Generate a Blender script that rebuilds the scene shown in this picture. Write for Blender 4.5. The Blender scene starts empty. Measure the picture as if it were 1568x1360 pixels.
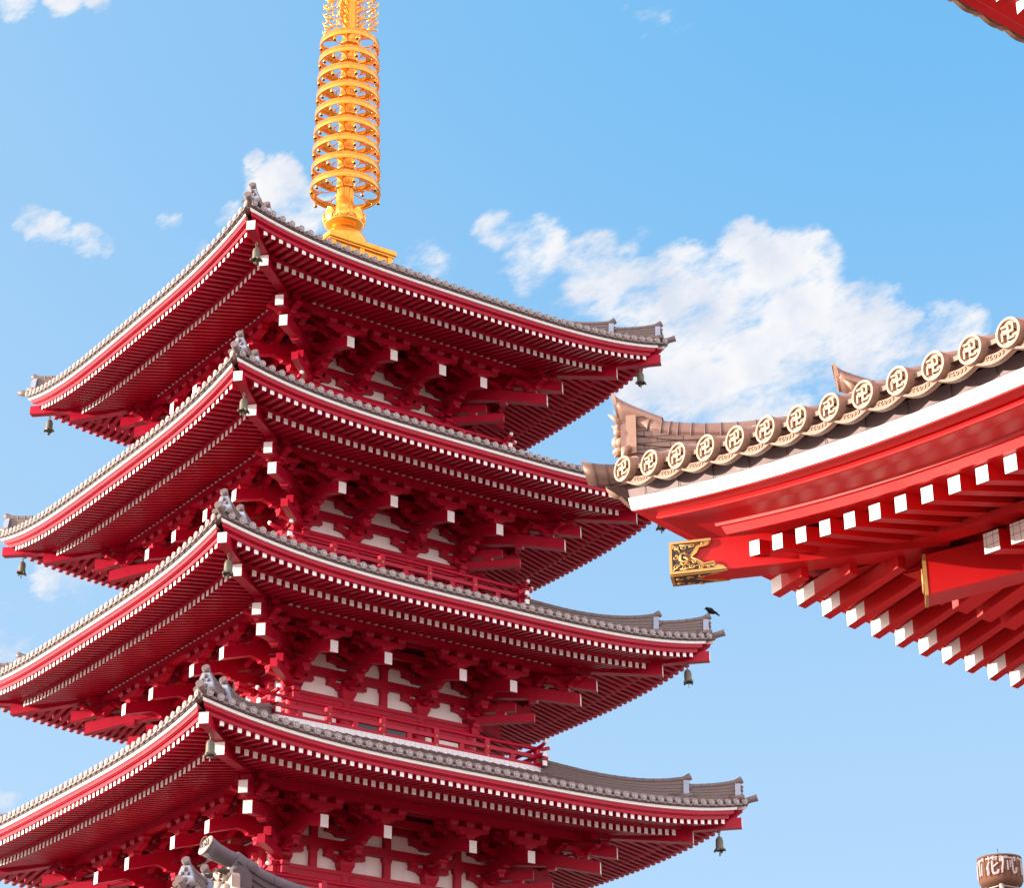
import bpy, math, random
from mathutils import Vector, Matrix
random.seed(7)
sc = bpy.context.scene
COL = sc.collection

# ------------------------------------------------------------------ camera
cam_d = bpy.data.cameras.new('camera'); cam = bpy.data.objects.new('camera', cam_d); COL.objects.link(cam)
cam_d.sensor_width = 36.0; cam_d.sensor_fit = 'HORIZONTAL'; cam_d.lens = 79.156
cam_d.clip_start = 0.5; cam_d.clip_end = 3000
CR = Vector((0.81702525, -0.57658143, -0.00485706)); CU = Vector((-0.23863801, -0.34579825, 0.90745549)); CF = Vector((0.52490155, 0.74025497, 0.42012015))
cam.matrix_world = Matrix(((CR.x, CU.x, -CF.x, -26.6026), (CR.y, CU.y, -CF.y, -45.2351), (CR.z, CU.z, -CF.z, 1.6), (0, 0, 0, 1)))
sc.camera = cam

# ------------------------------------------------------------------ light
SUN_EL = math.radians(6.5); SUN_AZ = math.radians(30)          # azimuth measured from -X towards +Y
sd = Vector((-math.cos(SUN_AZ) * math.cos(SUN_EL), math.sin(SUN_AZ) * math.cos(SUN_EL), math.sin(SUN_EL)))
sun_d = bpy.data.lights.new('sun', 'SUN'); sun_d.energy = 5.0; sun_d.angle = math.radians(0.5); sun_d.color = (1.0, 0.86, 0.70)
sun = bpy.data.objects.new('sun', sun_d); COL.objects.link(sun)
sun.rotation_euler = sd.to_track_quat('Z', 'Y').to_euler()
sun.location = (-60, 40, 60)
sc.view_settings.view_transform = 'Standard'; sc.view_settings.look = 'None'
sc.view_settings.exposure = 1.08; sc.view_settings.gamma = 1.0
sc.cycles.diffuse_bounces = 2; sc.cycles.max_bounces = 6

# ------------------------------------------------------------------ node helper
class NT:
    def __init__(s, tree): s.t = tree
    def n(s, typ, **kw):
        nd = s.t.nodes.new(typ)
        for k, v in kw.items():
            if k == 'ins':
                for a, b in v.items():
                    if hasattr(b, 'is_output'): s.t.links.new(b, nd.inputs[a])
                    else: nd.inputs[a].default_value = b
            else: setattr(nd, k, v)
        return nd
    def math(s, op, a, b=None, c=None, clamp=False):
        nd = s.t.nodes.new('ShaderNodeMath'); nd.operation = op; nd.use_clamp = clamp
        for i, v in enumerate((a, b, c)):
            if v is None: continue
            if hasattr(v, 'is_output'): s.t.links.new(v, nd.inputs[i])
            else: nd.inputs[i].default_value = v
        return nd.outputs[0]
    def mix(s, f, a, b, blend='MIX'):
        nd = s.t.nodes.new('ShaderNodeMix'); nd.data_type = 'RGBA'; nd.blend_type = blend
        for i, v in ((0, f), (6, a), (7, b)):
            if hasattr(v, 'is_output'): s.t.links.new(v, nd.inputs[i])
            else: nd.inputs[i].default_value = v if i == 0 else (*v, 1) if len(v) == 3 else v
        return nd.outputs[2]

# ------------------------------------------------------------------ sky with clouds
world = bpy.data.worlds.new('World'); sc.world = world; world.use_nodes = True
wt = NT(world.node_tree); wt.t.nodes.clear()
out = wt.n('ShaderNodeOutputWorld')
sky = wt.n('ShaderNodeTexSky', sky_type='NISHITA')
sky.sun_disc = False; sky.sun_elevation = SUN_EL
sky.sun_rotation = math.atan2(sd.x, sd.y)
sky.air_density = 1.0; sky.dust_density = 0.6; sky.ozone_density = 1.6; sky.altitude = 0
tc = wt.n('ShaderNodeTexCoord')
def pix_dir(px, py):
    f = 3447.63
    return (CR * ((px - 784) / f) + CU * (-(py - 680) / f) + CF).normalized()
DIR = tc.outputs['Generated']
EX = (CR * .9 + CU * .42).normalized()
exd = wt.n('ShaderNodeVectorMath', operation='DOT_PRODUCT', ins={0: DIR, 1: tuple(EX)})
exs = wt.n('ShaderNodeVectorMath', operation='SCALE', ins={0: tuple(EX), 'Scale': wt.math('MULTIPLY', exd.outputs['Value'], -.55)})
WDIR = wt.n('ShaderNodeVectorMath', operation='ADD', ins={0: DIR, 1: exs.outputs[0]}).outputs[0]      # stretched: wind-drawn cloud
ln = wt.n('ShaderNodeTexNoise', ins={'Vector': WDIR, 'Scale': 34.0, 'Detail': 9.0, 'Roughness': 0.62, 'Lacunarity': 2.1})
wv = wt.n('ShaderNodeVectorMath', operation='MULTIPLY_ADD', ins={0: ln.outputs['Color'], 1: (0.03, 0.03, 0.03), 2: DIR})
wsub = wt.n('ShaderNodeVectorMath', operation='SUBTRACT', ins={0: wv.outputs[0], 1: (0.015, 0.015, 0.015)})
wdir = wt.n('ShaderNodeVectorMath', operation='NORMALIZE', ins={0: wsub.outputs[0]})
blobs = [(1100, 520, 118, 1.0), (1010, 570, 70, .9), (1200, 470, 90, 1.0), (1165, 590, 85, .9), (1245, 540, 70, .8), (1245, 410, 44, .7), (1330, 515, 74, 1.0), (1385, 530, 50, .8),
         (1150, 375, 42, .75), (820, 395, 56, .72), (900, 415, 52, .72), (960, 450, 66, .8), (1050, 440, 62, .85), (1455, 512, 52, .78), (770, 365, 36, .5), (880, 460, 60, .45),
         (62, 348, 26, .72), (92, 356, 24, .75), (128, 372, 22, .62), (150, 380, 14, .5), (435, 292, 46, .85), (455, 320, 44, .8), (355, 330, 22, .55), (262, 352, 22, .5), (290, 385, 34, .42), (398, 238, 14, .5),
         (95, -10, 36, .68), (15, 2, 26, .6), (155, 8, 22, .62), (985, 20, 34, .35), (1030, 70, 28, .22), (85, 885, 34, .55), (130, 895, 28, .42), (8, 1225, 24, .45), (640, 400, 44, .32), (985, 380, 24, .3), (-60, 1000, 90, .4)]
acc = None
for (px, py, r, s) in blobs:
    d = pix_dir(px, py)
    dt = wt.n('ShaderNodeVectorMath', operation='DOT_PRODUCT', ins={0: wdir.outputs[0], 1: tuple(d)})
    ang = r / 3447.63
    mr = wt.n('ShaderNodeMapRange', interpolation_type='SMOOTHERSTEP', clamp=True,
              ins={0: dt.outputs['Value'], 1: math.cos(ang * 1.55), 2: 1.0 - (1 - math.cos(ang)) * .12, 3: 0.0, 4: s})
    acc = mr.outputs[0] if acc is None else wt.math('MAXIMUM', acc, mr.outputs[0])
n2 = wt.n('ShaderNodeTexNoise', ins={'Vector': WDIR, 'Scale': 52.0, 'Detail': 11.0, 'Roughness': 0.66})
n2b = wt.math('SUBTRACT', n2.outputs['Fac'], 0.5)
dens = wt.math('MULTIPLY_ADD', n2b, 2.6, acc)
mask = wt.n('ShaderNodeMapRange', interpolation_type='SMOOTHSTEP', ins={0: dens, 1: 0.26, 2: 0.98, 3: 0.0, 4: 1.0})
gate = wt.n('ShaderNodeMapRange', interpolation_type='SMOOTHSTEP', ins={0: acc, 1: 0.0, 2: 0.3, 3: 0.0, 4: 1.0})
cmask = wt.math('MULTIPLY', mask.outputs[0], gate.outputs[0])
K = 1 / (0.13 * 2 ** 1.08)                                     # linear picture value -> sky colour units
def kc(c): return tuple(v * K for v in c)
nish = wt.mix(1.0, sky.outputs[0], (1.3, 1.5, 1.9), 'MULTIPLY')
sep = wt.n('ShaderNodeSeparateXYZ', ins={0: DIR})
elev = wt.n('ShaderNodeMapRange', interpolation_type='SMOOTHSTEP', ins={0: sep.outputs[2], 1: .2, 2: .62, 3: 0, 4: 1})
grad = wt.mix(elev.outputs[0], kc((.48, .70, .95)), kc((.165, .54, .95)))
sdot = wt.n('ShaderNodeVectorMath', operation='DOT_PRODUCT', ins={0: DIR, 1: tuple(sd)})
glow = wt.n('ShaderNodeMapRange', interpolation_type='SMOOTHSTEP', ins={0: sdot.outputs['Value'], 1: -.25, 2: .6, 3: 0, 4: .85})
grad = wt.mix(glow.outputs[0], grad, kc((.54, .76, .98)))
skyc = wt.mix(.82, nish, grad)
n3 = wt.n('ShaderNodeTexNoise', ins={'Vector': DIR, 'Scale': 38.0, 'Detail': 7.0})
n3r = wt.n('ShaderNodeMapRange', ins={0: n3.outputs['Fac'], 1: .35, 2: .62, 3: 0, 4: 1})
ccol = wt.mix(n3r.outputs[0], kc((.76, .80, .90)), kc((1.0, .98, .98)))
wcol = wt.mix(wt.math('MULTIPLY', cmask, .93), skyc, ccol)
# unseen bright cloud banks added as fill light (behind the camera and overhead)
fd = wt.n('ShaderNodeVectorMath', operation='DOT_PRODUCT', ins={0: DIR, 1: tuple(CF)})
far = wt.n('ShaderNodeMapRange', interpolation_type='SMOOTHSTEP', ins={0: fd.outputs['Value'], 1: .93, 2: .72, 3: 0, 4: 1})
nb_ = wt.n('ShaderNodeTexNoise', ins={'Vector': DIR, 'Scale': 4.0, 'Detail': 7.0, 'Roughness': .6})
fill_bank = wt.n('ShaderNodeMapRange', interpolation_type='SMOOTHSTEP', ins={0: nb_.outputs['Fac'], 1: .32, 2: .52, 3: 0, 4: 1})
bcol = wt.mix(n3r.outputs[0], kc((1.65, 1.5, 1.58)), kc((2.3, 2.08, 2.08)))
lowb = wt.n('ShaderNodeMapRange', interpolation_type='SMOOTHSTEP', ins={0: sep.outputs[2], 1: .5, 2: .05, 3: .95, 4: 1.75})  # added fill made stronger near the horizon to reach under the eaves
bcol = wt.mix(1.0, bcol, lowb.outputs[0], 'MULTIPLY')
wcol = wt.mix(wt.math('MULTIPLY', far.outputs[0], fill_bank.outputs[0]), wcol, bcol)
aur_fill = wt.n('ShaderNodeMapRange', interpolation_type='SMOOTHSTEP', ins={0: sdot.outputs['Value'], 1: .62, 2: 1.0, 3: 0, 4: 1})   # unseen hazy aureole added round the low sun as fill light
wcol = wt.mix(aur_fill.outputs[0], wcol, kc((4.6, 3.7, 3.0)))
bg = wt.n('ShaderNodeBackground', ins={'Color': wcol, 'Strength': 0.13})
wt.t.links.new(bg.outputs[0], out.inputs['Surface'])

# ------------------------------------------------------------------ materials
def material(name, base, rough=.5, metal=0.0, var=.12, vscale=3.0, bump=.0, bscale=20., spec=.5, dirt=None, coat=0.0, streak=False):
    m = bpy.data.materials.new(name); m.use_nodes = True
    t = NT(m.node_tree); bs = t.t.nodes['Principled BSDF']
    co = t.n('ShaderNodeTexCoord').outputs['Object']
    src = co
    if streak:
        src = t.n('ShaderNodeMapping', ins={'Vector': co, 'Scale': (1, 1, .18)}).outputs[0]
    nz = t.n('ShaderNodeTexNoise', ins={'Vector': src, 'Scale': vscale, 'Detail': 5.0, 'Roughness': .6})
    lo = [c * (1 - var) for c in base]; hi = [min(1, c * (1 + var)) for c in base]
    c = t.mix(nz.outputs['Fac'], lo, hi)
    if dirt:
        n2 = t.n('ShaderNodeTexNoise', ins={'Vector': src, 'Scale': vscale * 2.3, 'Detail': 6.0, 'Roughness': .7})
        mk = t.n('ShaderNodeMapRange', ins={0: n2.outputs['Fac'], 1: .52, 2: .75, 3: 0, 4: dirt[1]})
        c = t.mix(mk.outputs[0], c, dirt[0])
    t.t.links.new(c, bs.inputs['Base Color'])
    rr = t.n('ShaderNodeMapRange', ins={0: nz.outputs['Fac'], 1: .3, 2: .7, 3: rough * .85, 4: min(1, rough * 1.2)})
    t.t.links.new(rr.outputs[0], bs.inputs['Roughness'])
    bs.inputs['Metallic'].default_value = metal
    bs.inputs['Specular IOR Level'].default_value = spec
    bs.inputs['Coat Weight'].default_value = coat
    bs.inputs['Coat Roughness'].default_value = .25
    if bump:
        nb = t.n('ShaderNodeTexNoise', ins={'Vector': co, 'Scale': bscale, 'Detail': 4.0})
        b = t.n('ShaderNodeBump', ins={'Height': nb.outputs['Fac'], 'Strength': bump, 'Distance': .02})
        t.t.links.new(b.outputs[0], bs.inputs['Normal'])
    return m
RED = material('red_paint', (.43, .002, .026), .42, var=.2, vscale=1.3, bump=.012, bscale=9, spec=.26, dirt=((.30, .004, .018), .5), streak=True)
REDG = material('vermilion_paint', (.52, .010, .012), .40, var=.2, vscale=1.1, bump=.008, bscale=9, spec=.3, dirt=((.34, .006, .009), .45), streak=True)
RED_SHADE = material('shaded_red_ceiling', (.09, .003, .008), .7, spec=.1)  # red darkened so the ceiling board reads as deep shade between brackets
WHITE = material('white_paint', (.87, .835, .81), .5, var=.05, vscale=4, dirt=((.62, .58, .54), .3))
PLASTER = material('plaster', (.93, .86, .815), .75, var=.06, vscale=2, dirt=((.66, .56, .52), .35), streak=True)
TILE = material('roof_tile', (.17, .125, .118), .5, var=.22, vscale=7, bump=.25, bscale=30, dirt=((.1, .075, .075), .5))
TILEC = material('tile_end_disc', (.36, .31, .295), .55, var=.16, vscale=9, dirt=((.3, .25, .24), .4))
TILED = material('roof_tile_base', (.13, .1, .1), .65, var=.25, vscale=7, bump=.25, bscale=30)
STEEL = material('ridge_plate', (.33, .37, .47), .45, metal=.3, var=.1)
BROWN = material('brown_roof_metal', (.27, .155, .125), .42, metal=.2, var=.16, vscale=5, bump=.12, bscale=14, dirt=((.15, .085, .075), .45))
BROWND = material('brown_board', (.15, .095, .1), .6, var=.18, vscale=4, bump=.1)
CREAM2 = material('eave_tile_metal', (.21, .125, .09), .48, metal=.15, var=.18, vscale=9, bump=.12, bscale=25, dirt=((.14, .08, .06), .5))
CREAM = material('cream_end_metal', (.38, .235, .17), .45, metal=.15, var=.1, vscale=9, bump=.1, bscale=25, dirt=((.27, .15, .1), .45))
GOLD = material('gilt_metal', (.90, .40, .055), .25, metal=.78, var=.12, vscale=2.5, dirt=((.72, .22, .015), .5), streak=True)
GOLDD = material('gilt_fitting', (.60, .36, .12), .4, metal=.5, var=.15, vscale=14)
DARK = material('dark_inlay', (.045, .03, .022), .5)
BRONZE = material('bell_bronze', (.15, .14, .105), .55, metal=.35, var=.3, vscale=12, dirt=((.09, .11, .10), .6))
GLASS = material('dark_panel', (.05, .06, .075), .3, var=.2)
BLACK = material('crow_feather', (.006, .007, .010), .7, var=.3, vscale=40, spec=.15)
STONE = material('plaza_stone', (.24, .22, .20), .8, var=.18, vscale=.6, bump=.2, bscale=6)
RUST = material('rusty_steel', (.12, .045, .024), .85, var=.5, vscale=2.2, dirt=((.03, .014, .01), .85))
SIGNW = material('faded_sign_paint', (.42, .31, .31), .7, var=.2, vscale=2, dirt=((.5, .3, .24), .5))
PALE = material('tower_paint', (.45, .37, .34), .6, var=.12, vscale=1)
GREYT = material('grey_roof_tile', (.085, .075, .09), .55, var=.25, vscale=6, bump=.25, bscale=24, dirt=((.17, .125, .12), .4))
ONI = material('ogre_tile_clay', (.40, .33, .28), .65, var=.25, vscale=6, bump=.4, bscale=16, dirt=((.2, .16, .14), .5))
# gridded white tiles on deck edge / beam ends
def gridmat(name, base, line, sx, sz, w=.04):
    m = bpy.data.materials.new(name); m.use_nodes = True; t = NT(m.node_tree); bs = t.t.nodes['Principled BSDF']
    co = t.n('ShaderNodeTexCoord').outputs['Object']; sp = t.n('ShaderNodeSeparateXYZ', ins={0: co})
    def ln(s, k):
        f = t.math('FRACT', t.math('MULTIPLY', s, 1 / k)); return t.math('LESS_THAN', f, w)
    xy = t.math('ADD', sp.outputs[0], sp.outputs[1])
    g = t.math('MAXIMUM', ln(xy, sx), ln(sp.outputs[2], sz)) if sz else ln(xy, sx)
    nz = t.n('ShaderNodeTexNoise', ins={'Vector': co, 'Scale': 6.0})
    b2 = t.mix(nz.outputs['Fac'], [c * .9 for c in base], base)
    t.t.links.new(t.mix(g, b2, line), bs.inputs['Base Color']); bs.inputs['Roughness'].default_value = .45
    return m
DECKT = gridmat('white_deck_tile', (.82, .82, .84), (.42, .4, .44), .145, None, .05)
CAPGRID = gridmat('gridded_white_cap', (.72, .62, .6), (.16, .1, .1), .075, .075, .07)
def brickmat(name, c1, c2, mortar, w, h):
    m = bpy.data.materials.new(name); m.use_nodes = True; t = NT(m.node_tree); bs = t.t.nodes['Principled BSDF']
    co = t.n('ShaderNodeTexCoord').outputs['Object']; sp_ = t.n('ShaderNodeSeparateXYZ', ins={0: co})
    u_ = t.math('MULTIPLY', t.math('SUBTRACT', sp_.outputs[0], sp_.outputs[1]), .7071)
    cv = t.n('ShaderNodeCombineXYZ', ins={0: u_, 1: sp_.outputs[2]})
    br = t.n('ShaderNodeTexBrick', ins={'Vector': cv.outputs[0], 'Color1': (*c1, 1), 'Color2': (*c2, 1), 'Mortar': (*mortar, 1), 'Scale': 1.0, 'Mortar Size': .006, 'Mortar Smooth': .1, 'Brick Width': w, 'Row Height': h})
    nz = t.n('ShaderNodeTexNoise', ins={'Vector': co, 'Scale': 9.0, 'Detail': 5.0})
    t.t.links.new(t.mix(t.math('MULTIPLY', nz.outputs['Fac'], .5), br.outputs['Color'], mortar), bs.inputs['Base Color'])
    bs.inputs['Roughness'].default_value = .5; bs.inputs['Metallic'].default_value = .15
    b = t.n('ShaderNodeBump', ins={'Height': t.math('SUBTRACT', 1.0, br.outputs['Fac']), 'Strength': .6, 'Distance': .01}); t.t.links.new(b.outputs[0], bs.inputs['Normal'])
    return m
BRICKR = brickmat('ridge_tile_courses', (.27, .155, .125), (.2, .115, .095), (.07, .045, .04), .235, .062)
MATS = [RED, WHITE, TILE, TILED, BROWN, CREAM, GOLD, DARK, PLASTER, STEEL, BROWND, GOLDD, BRONZE, GLASS, DECKT, CAPGRID, GREYT, ONI, RUST, SIGNW, PALE, BLACK, STONE]

# ------------------------------------------------------------------ mesh builder
class MB:
    def __init__(s, mat=RED): s.v = []; s.f = []; s.m = []; s.mat = mat; s.sm = []
    def add(s, verts, faces, mat=None, smooth=False):
        o = len(s.v); s.v += [tuple(p) for p in verts]
        for f in faces: s.f.append([i + o for i in f]); s.m.append(mat or s.mat); s.sm.append(smooth)
    def hexa(s, p, mat=None, cap=None):
        # p: 0-3 first end (ring), 4-7 second end; cap = material of first end
        fs = [(3, 2, 1, 0), (4, 5, 6, 7), (0, 1, 5, 4), (1, 2, 6, 5), (2, 3, 7, 6), (3, 0, 4, 7)]
        o = len(s.v); s.v += [tuple(q) for q in p]
        for i, f in enumerate(fs):
            s.f.append([j + o for j in f]); s.m.append(cap if (cap and i == 0) else (mat or s.mat)); s.sm.append(False)
    def box(s, c, h, mat=None):
        x, y, z = c; a, b, d = h
        s.hexa([(x-a, y-b, z-d), (x+a, y-b, z-d), (x+a, y-b, z+d), (x-a, y-b, z+d), (x-a, y+b, z-d), (x+a, y+b, z-d), (x+a, y+b, z+d), (x-a, y+b, z+d)], mat)
    def beam(s, a, b, w, h, mat=None, cap=None, up=(0, 0, 1), vert_ends=True, w2=None, h2=None):
        a = Vector(a); b = Vector(b); d = (b - a)
        hd = Vector((d.x, d.y, 0)).normalized() if vert_ends and (abs(d.x) + abs(d.y)) > 1e-6 else d.normalized()
        upv = Vector(up); sidev = hd.cross(upv).normalized()
        if not vert_ends: upv = sidev.cross(hd).normalized()
        w2 = w if w2 is None else w2; h2 = h if h2 is None else h2
        def ring(p, w, h): return [p - sidev * w / 2 - upv * h / 2, p + sidev * w / 2 - upv * h / 2, p + sidev * w / 2 + upv * h / 2, p - sidev * w / 2 + upv * h / 2]
        s.hexa(ring(a, w, h) + ring(b, w2, h2), mat, cap)
    def tube(s, pts, r, n=8, mat=None, closed=False, caps=True, capmat=None, smooth=True, rz=1.0):
        pts = [Vector(p) for p in pts]; N = len(pts); rs = r if isinstance(r, (list, tuple)) else [r] * N
        o = len(s.v); ref = None
        for i, p in enumerate(pts):
            if closed: t = pts[(i + 1) % N] - pts[i - 1]
            else: t = pts[min(i + 1, N - 1)] - pts[max(i - 1, 0)]
            t.normalize()
            if ref is None: ref = Vector((0, 0, 1)) if abs(t.z) < .9 else Vector((1, 0, 0))
            x = t.cross(ref)
            if x.length < 1e-4: x = t.cross(Vector((.3, .9, .1)))
            x.normalize(); y = x.cross(t).normalized(); ref = y
            for k in range(n):
                a = 2 * math.pi * k / n; s.v.append(tuple(p + x * (rs[i] * math.cos(a)) + y * (rs[i] * math.sin(a) * rz)))
        for i in range(N if closed else N - 1):
            for k in range(n):
                j = (i + 1) % N
                s.f.append([o + i*n + k, o + i*n + (k+1) % n, o + j*n + (k+1) % n, o + j*n + k]); s.m.append(mat or s.mat); s.sm.append(smooth)
        if caps and not closed:
            s.f.append([o + k for k in range(n)][::-1]); s.m.append(capmat or mat or s.mat); s.sm.append(False)
            s.f.append([o + (N-1)*n + k for k in range(n)]); s.m.append(capmat or mat or s.mat); s.sm.append(False)
    def lathe(s, prof, c, n=32, mat=None, smooth=True):
        o = len(s.v); cx, cy, cz = c
        for (r, z) in prof:
            for k in range(n):
                a = 2 * math.pi * k / n; s.v.append((cx + r * math.cos(a), cy + r * math.sin(a), cz + z))
        for i in range(len(prof) - 1):
            for k in range(n):
                s.f.append([o + i*n + k, o + i*n + (k+1) % n, o + (i+1)*n + (k+1) % n, o + (i+1)*n + k]); s.m.append(mat or s.mat); s.sm.append(smooth)
    def rings(s, rings, mat=None, closed_u=False, closed_v=True, smooth=False, mats=None):
        # rings: list of lists of points with equal length
        o = len(s.v); n = len(rings[0])
        for r in rings: s.v += [tuple(p) for p in r]
        N = len(rings)
        for i in range(N if closed_u else N - 1):
            j = (i + 1) % N
            for k in range(n if closed_v else n - 1):
                l = (k + 1) % n
                s.f.append([o+i*n+k, o+j*n+k, o+j*n+l, o+i*n+l]); s.m.append((mats[k] if mats else None) or mat or s.mat); s.sm.append(smooth)
    def extr(s, poly, fn, t0, t1, mat=None):
        # poly 2-D outline mapped by fn(a,b,t) at t0 and t1
        n = len(poly); o = len(s.v)
        for t in (t0, t1): s.v += [tuple(fn(a, b, t)) for a, b in poly]
        s.f.append([o + i for i in range(n)]); s.f.append([o + n + i for i in range(n)][::-1])
        for i in range(n): s.f.append([o+i, o+n+i, o+n+(i+1) % n, o+(i+1) % n])
        s.m += [mat or s.mat] * (n + 2); s.sm += [False] * (n + 2)
    def rot4(s):
        v0 = list(s.v); f0 = list(s.f); m0 = list(s.m); s0 = list(s.sm)
        for k in (1, 2, 3):
            o = len(s.v)
            for (x, y, z) in v0:
                for _ in range(k): x, y = y, -x
                s.v.append((x, y, z))
            s.f += [[i + o for i in f] for f in f0]; s.m += m0; s.sm += s0
    def mesh(s, name):
        me = bpy.data.meshes.new(name); me.from_pydata(s.v, [], s.f)
        used = []
        for m in s.m:
            if m not in used: used.append(m)
        for m in used: me.materials.append(m)
        ix = {m: i for i, m in enumerate(used)}
        me.polygons.foreach_set('material_index', [ix[m] for m in s.m])
        me.polygons.foreach_set('use_smooth', s.sm)
        me.update(); return me
    def build(s, name, parent=None, loc=None, rotz=0):
        return link(name, s.mesh(name), parent, loc, rotz)
def link(name, me, parent=None, loc=None, rotz=0):
    o = bpy.data.objects.new(name, me); COL.objects.link(o)
    if parent: o.parent = parent
    if loc: o.location = loc
    if rotz: o.rotation_euler = (0, 0, rotz)
    return o
def fix_normals(o):
    import bmesh
    bm = bmesh.new(); bm.from_mesh(o.data); bmesh.ops.recalc_face_normals(bm, faces=bm.faces); bm.to_mesh(o.data); bm.free()
def tag(o, label, cat, group=None):
    o['label'] = label; o['category'] = cat
    if group: o['group'] = group
    return o
def empty(name, loc=(0, 0, 0)):
    o = bpy.data.objects.new(name, None); o.empty_display_size = .3; o.location = loc; COL.objects.link(o); return o
def inst(o, parent, rotz, loc=None):
    c = o.copy(); COL.objects.link(c); c.parent = parent
    if loc is not None: c.location = loc
    c.rotation_euler = (0, 0, rotz); return c

# ------------------------------------------------------------------ ground
g = MB(STONE); R_ = 1500
g.add([(-R_, -R_, 0), (R_, -R_, 0), (R_, R_, 0), (-R_, R_, 0)], [(0, 1, 2, 3)])
go = g.build('ground'); go['kind'] = 'structure'

# ================================================================== PAGODA
SAG = .465; EXP = 3.6; SP = .2027; TP = .2475; GZ = 1.6
ROOFS = [dict(w=6.0,   z=26.245 + GZ, c=1.94, m=.71, hb=-1.63),
         dict(w=6.276, z=22.244 + GZ, c=2.22, m=.80, hb=-1.69),
         dict(w=6.636, z=18.244 + GZ, c=2.445, m=1.02, hb=-1.76),
         dict(w=7.04,  z=14.161 + GZ, c=2.72, m=1.12, hb=-1.78),
         dict(w=7.45,  z=10.12 + GZ, c=3.02, m=1.24, hb=-1.80)]
pag = empty('pagoda')
tag(pag, 'red five-tiered pagoda with upswept eaves and a tall ringed golden spire', 'pagoda')
def g_of(r, d):
    p = r['c'] + 1.64; t = (d - p) / (r['w'] - p); return max(0, min(1.15, t)) ** 1.5
def lift(r, lat, d):
    u = min(1.0, abs(lat) / max(d, .01)) if d > 0 else 0
    return SAG * u ** EXP * g_of(r, d)
def P0(l, o, z): return (l, -o, z)                 # side 0: outward -Y, lateral +X
def square_loop(mb, r, prof, mats=None, n=40):
    # prof: list of (d, z) outward distance / absolute mid height
    us = [math.copysign(abs(u) ** .75, u) for u in [-1 + 2 * i / n for i in range(n)]]
    rg = []
    for k in range(4):
        for u in us:
            ring = []
            for (d, z) in prof:
                x, y = u * d, -d
                for _ in range(k): x, y = y, -x
                ring.append((x, y, z + lift(r, u * d, d)))
            rg.append(ring)
    mb.rings(rg, closed_u=True, closed_v=True, mats=mats)
rafters_rest = MB(RED)
indiv = []
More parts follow.
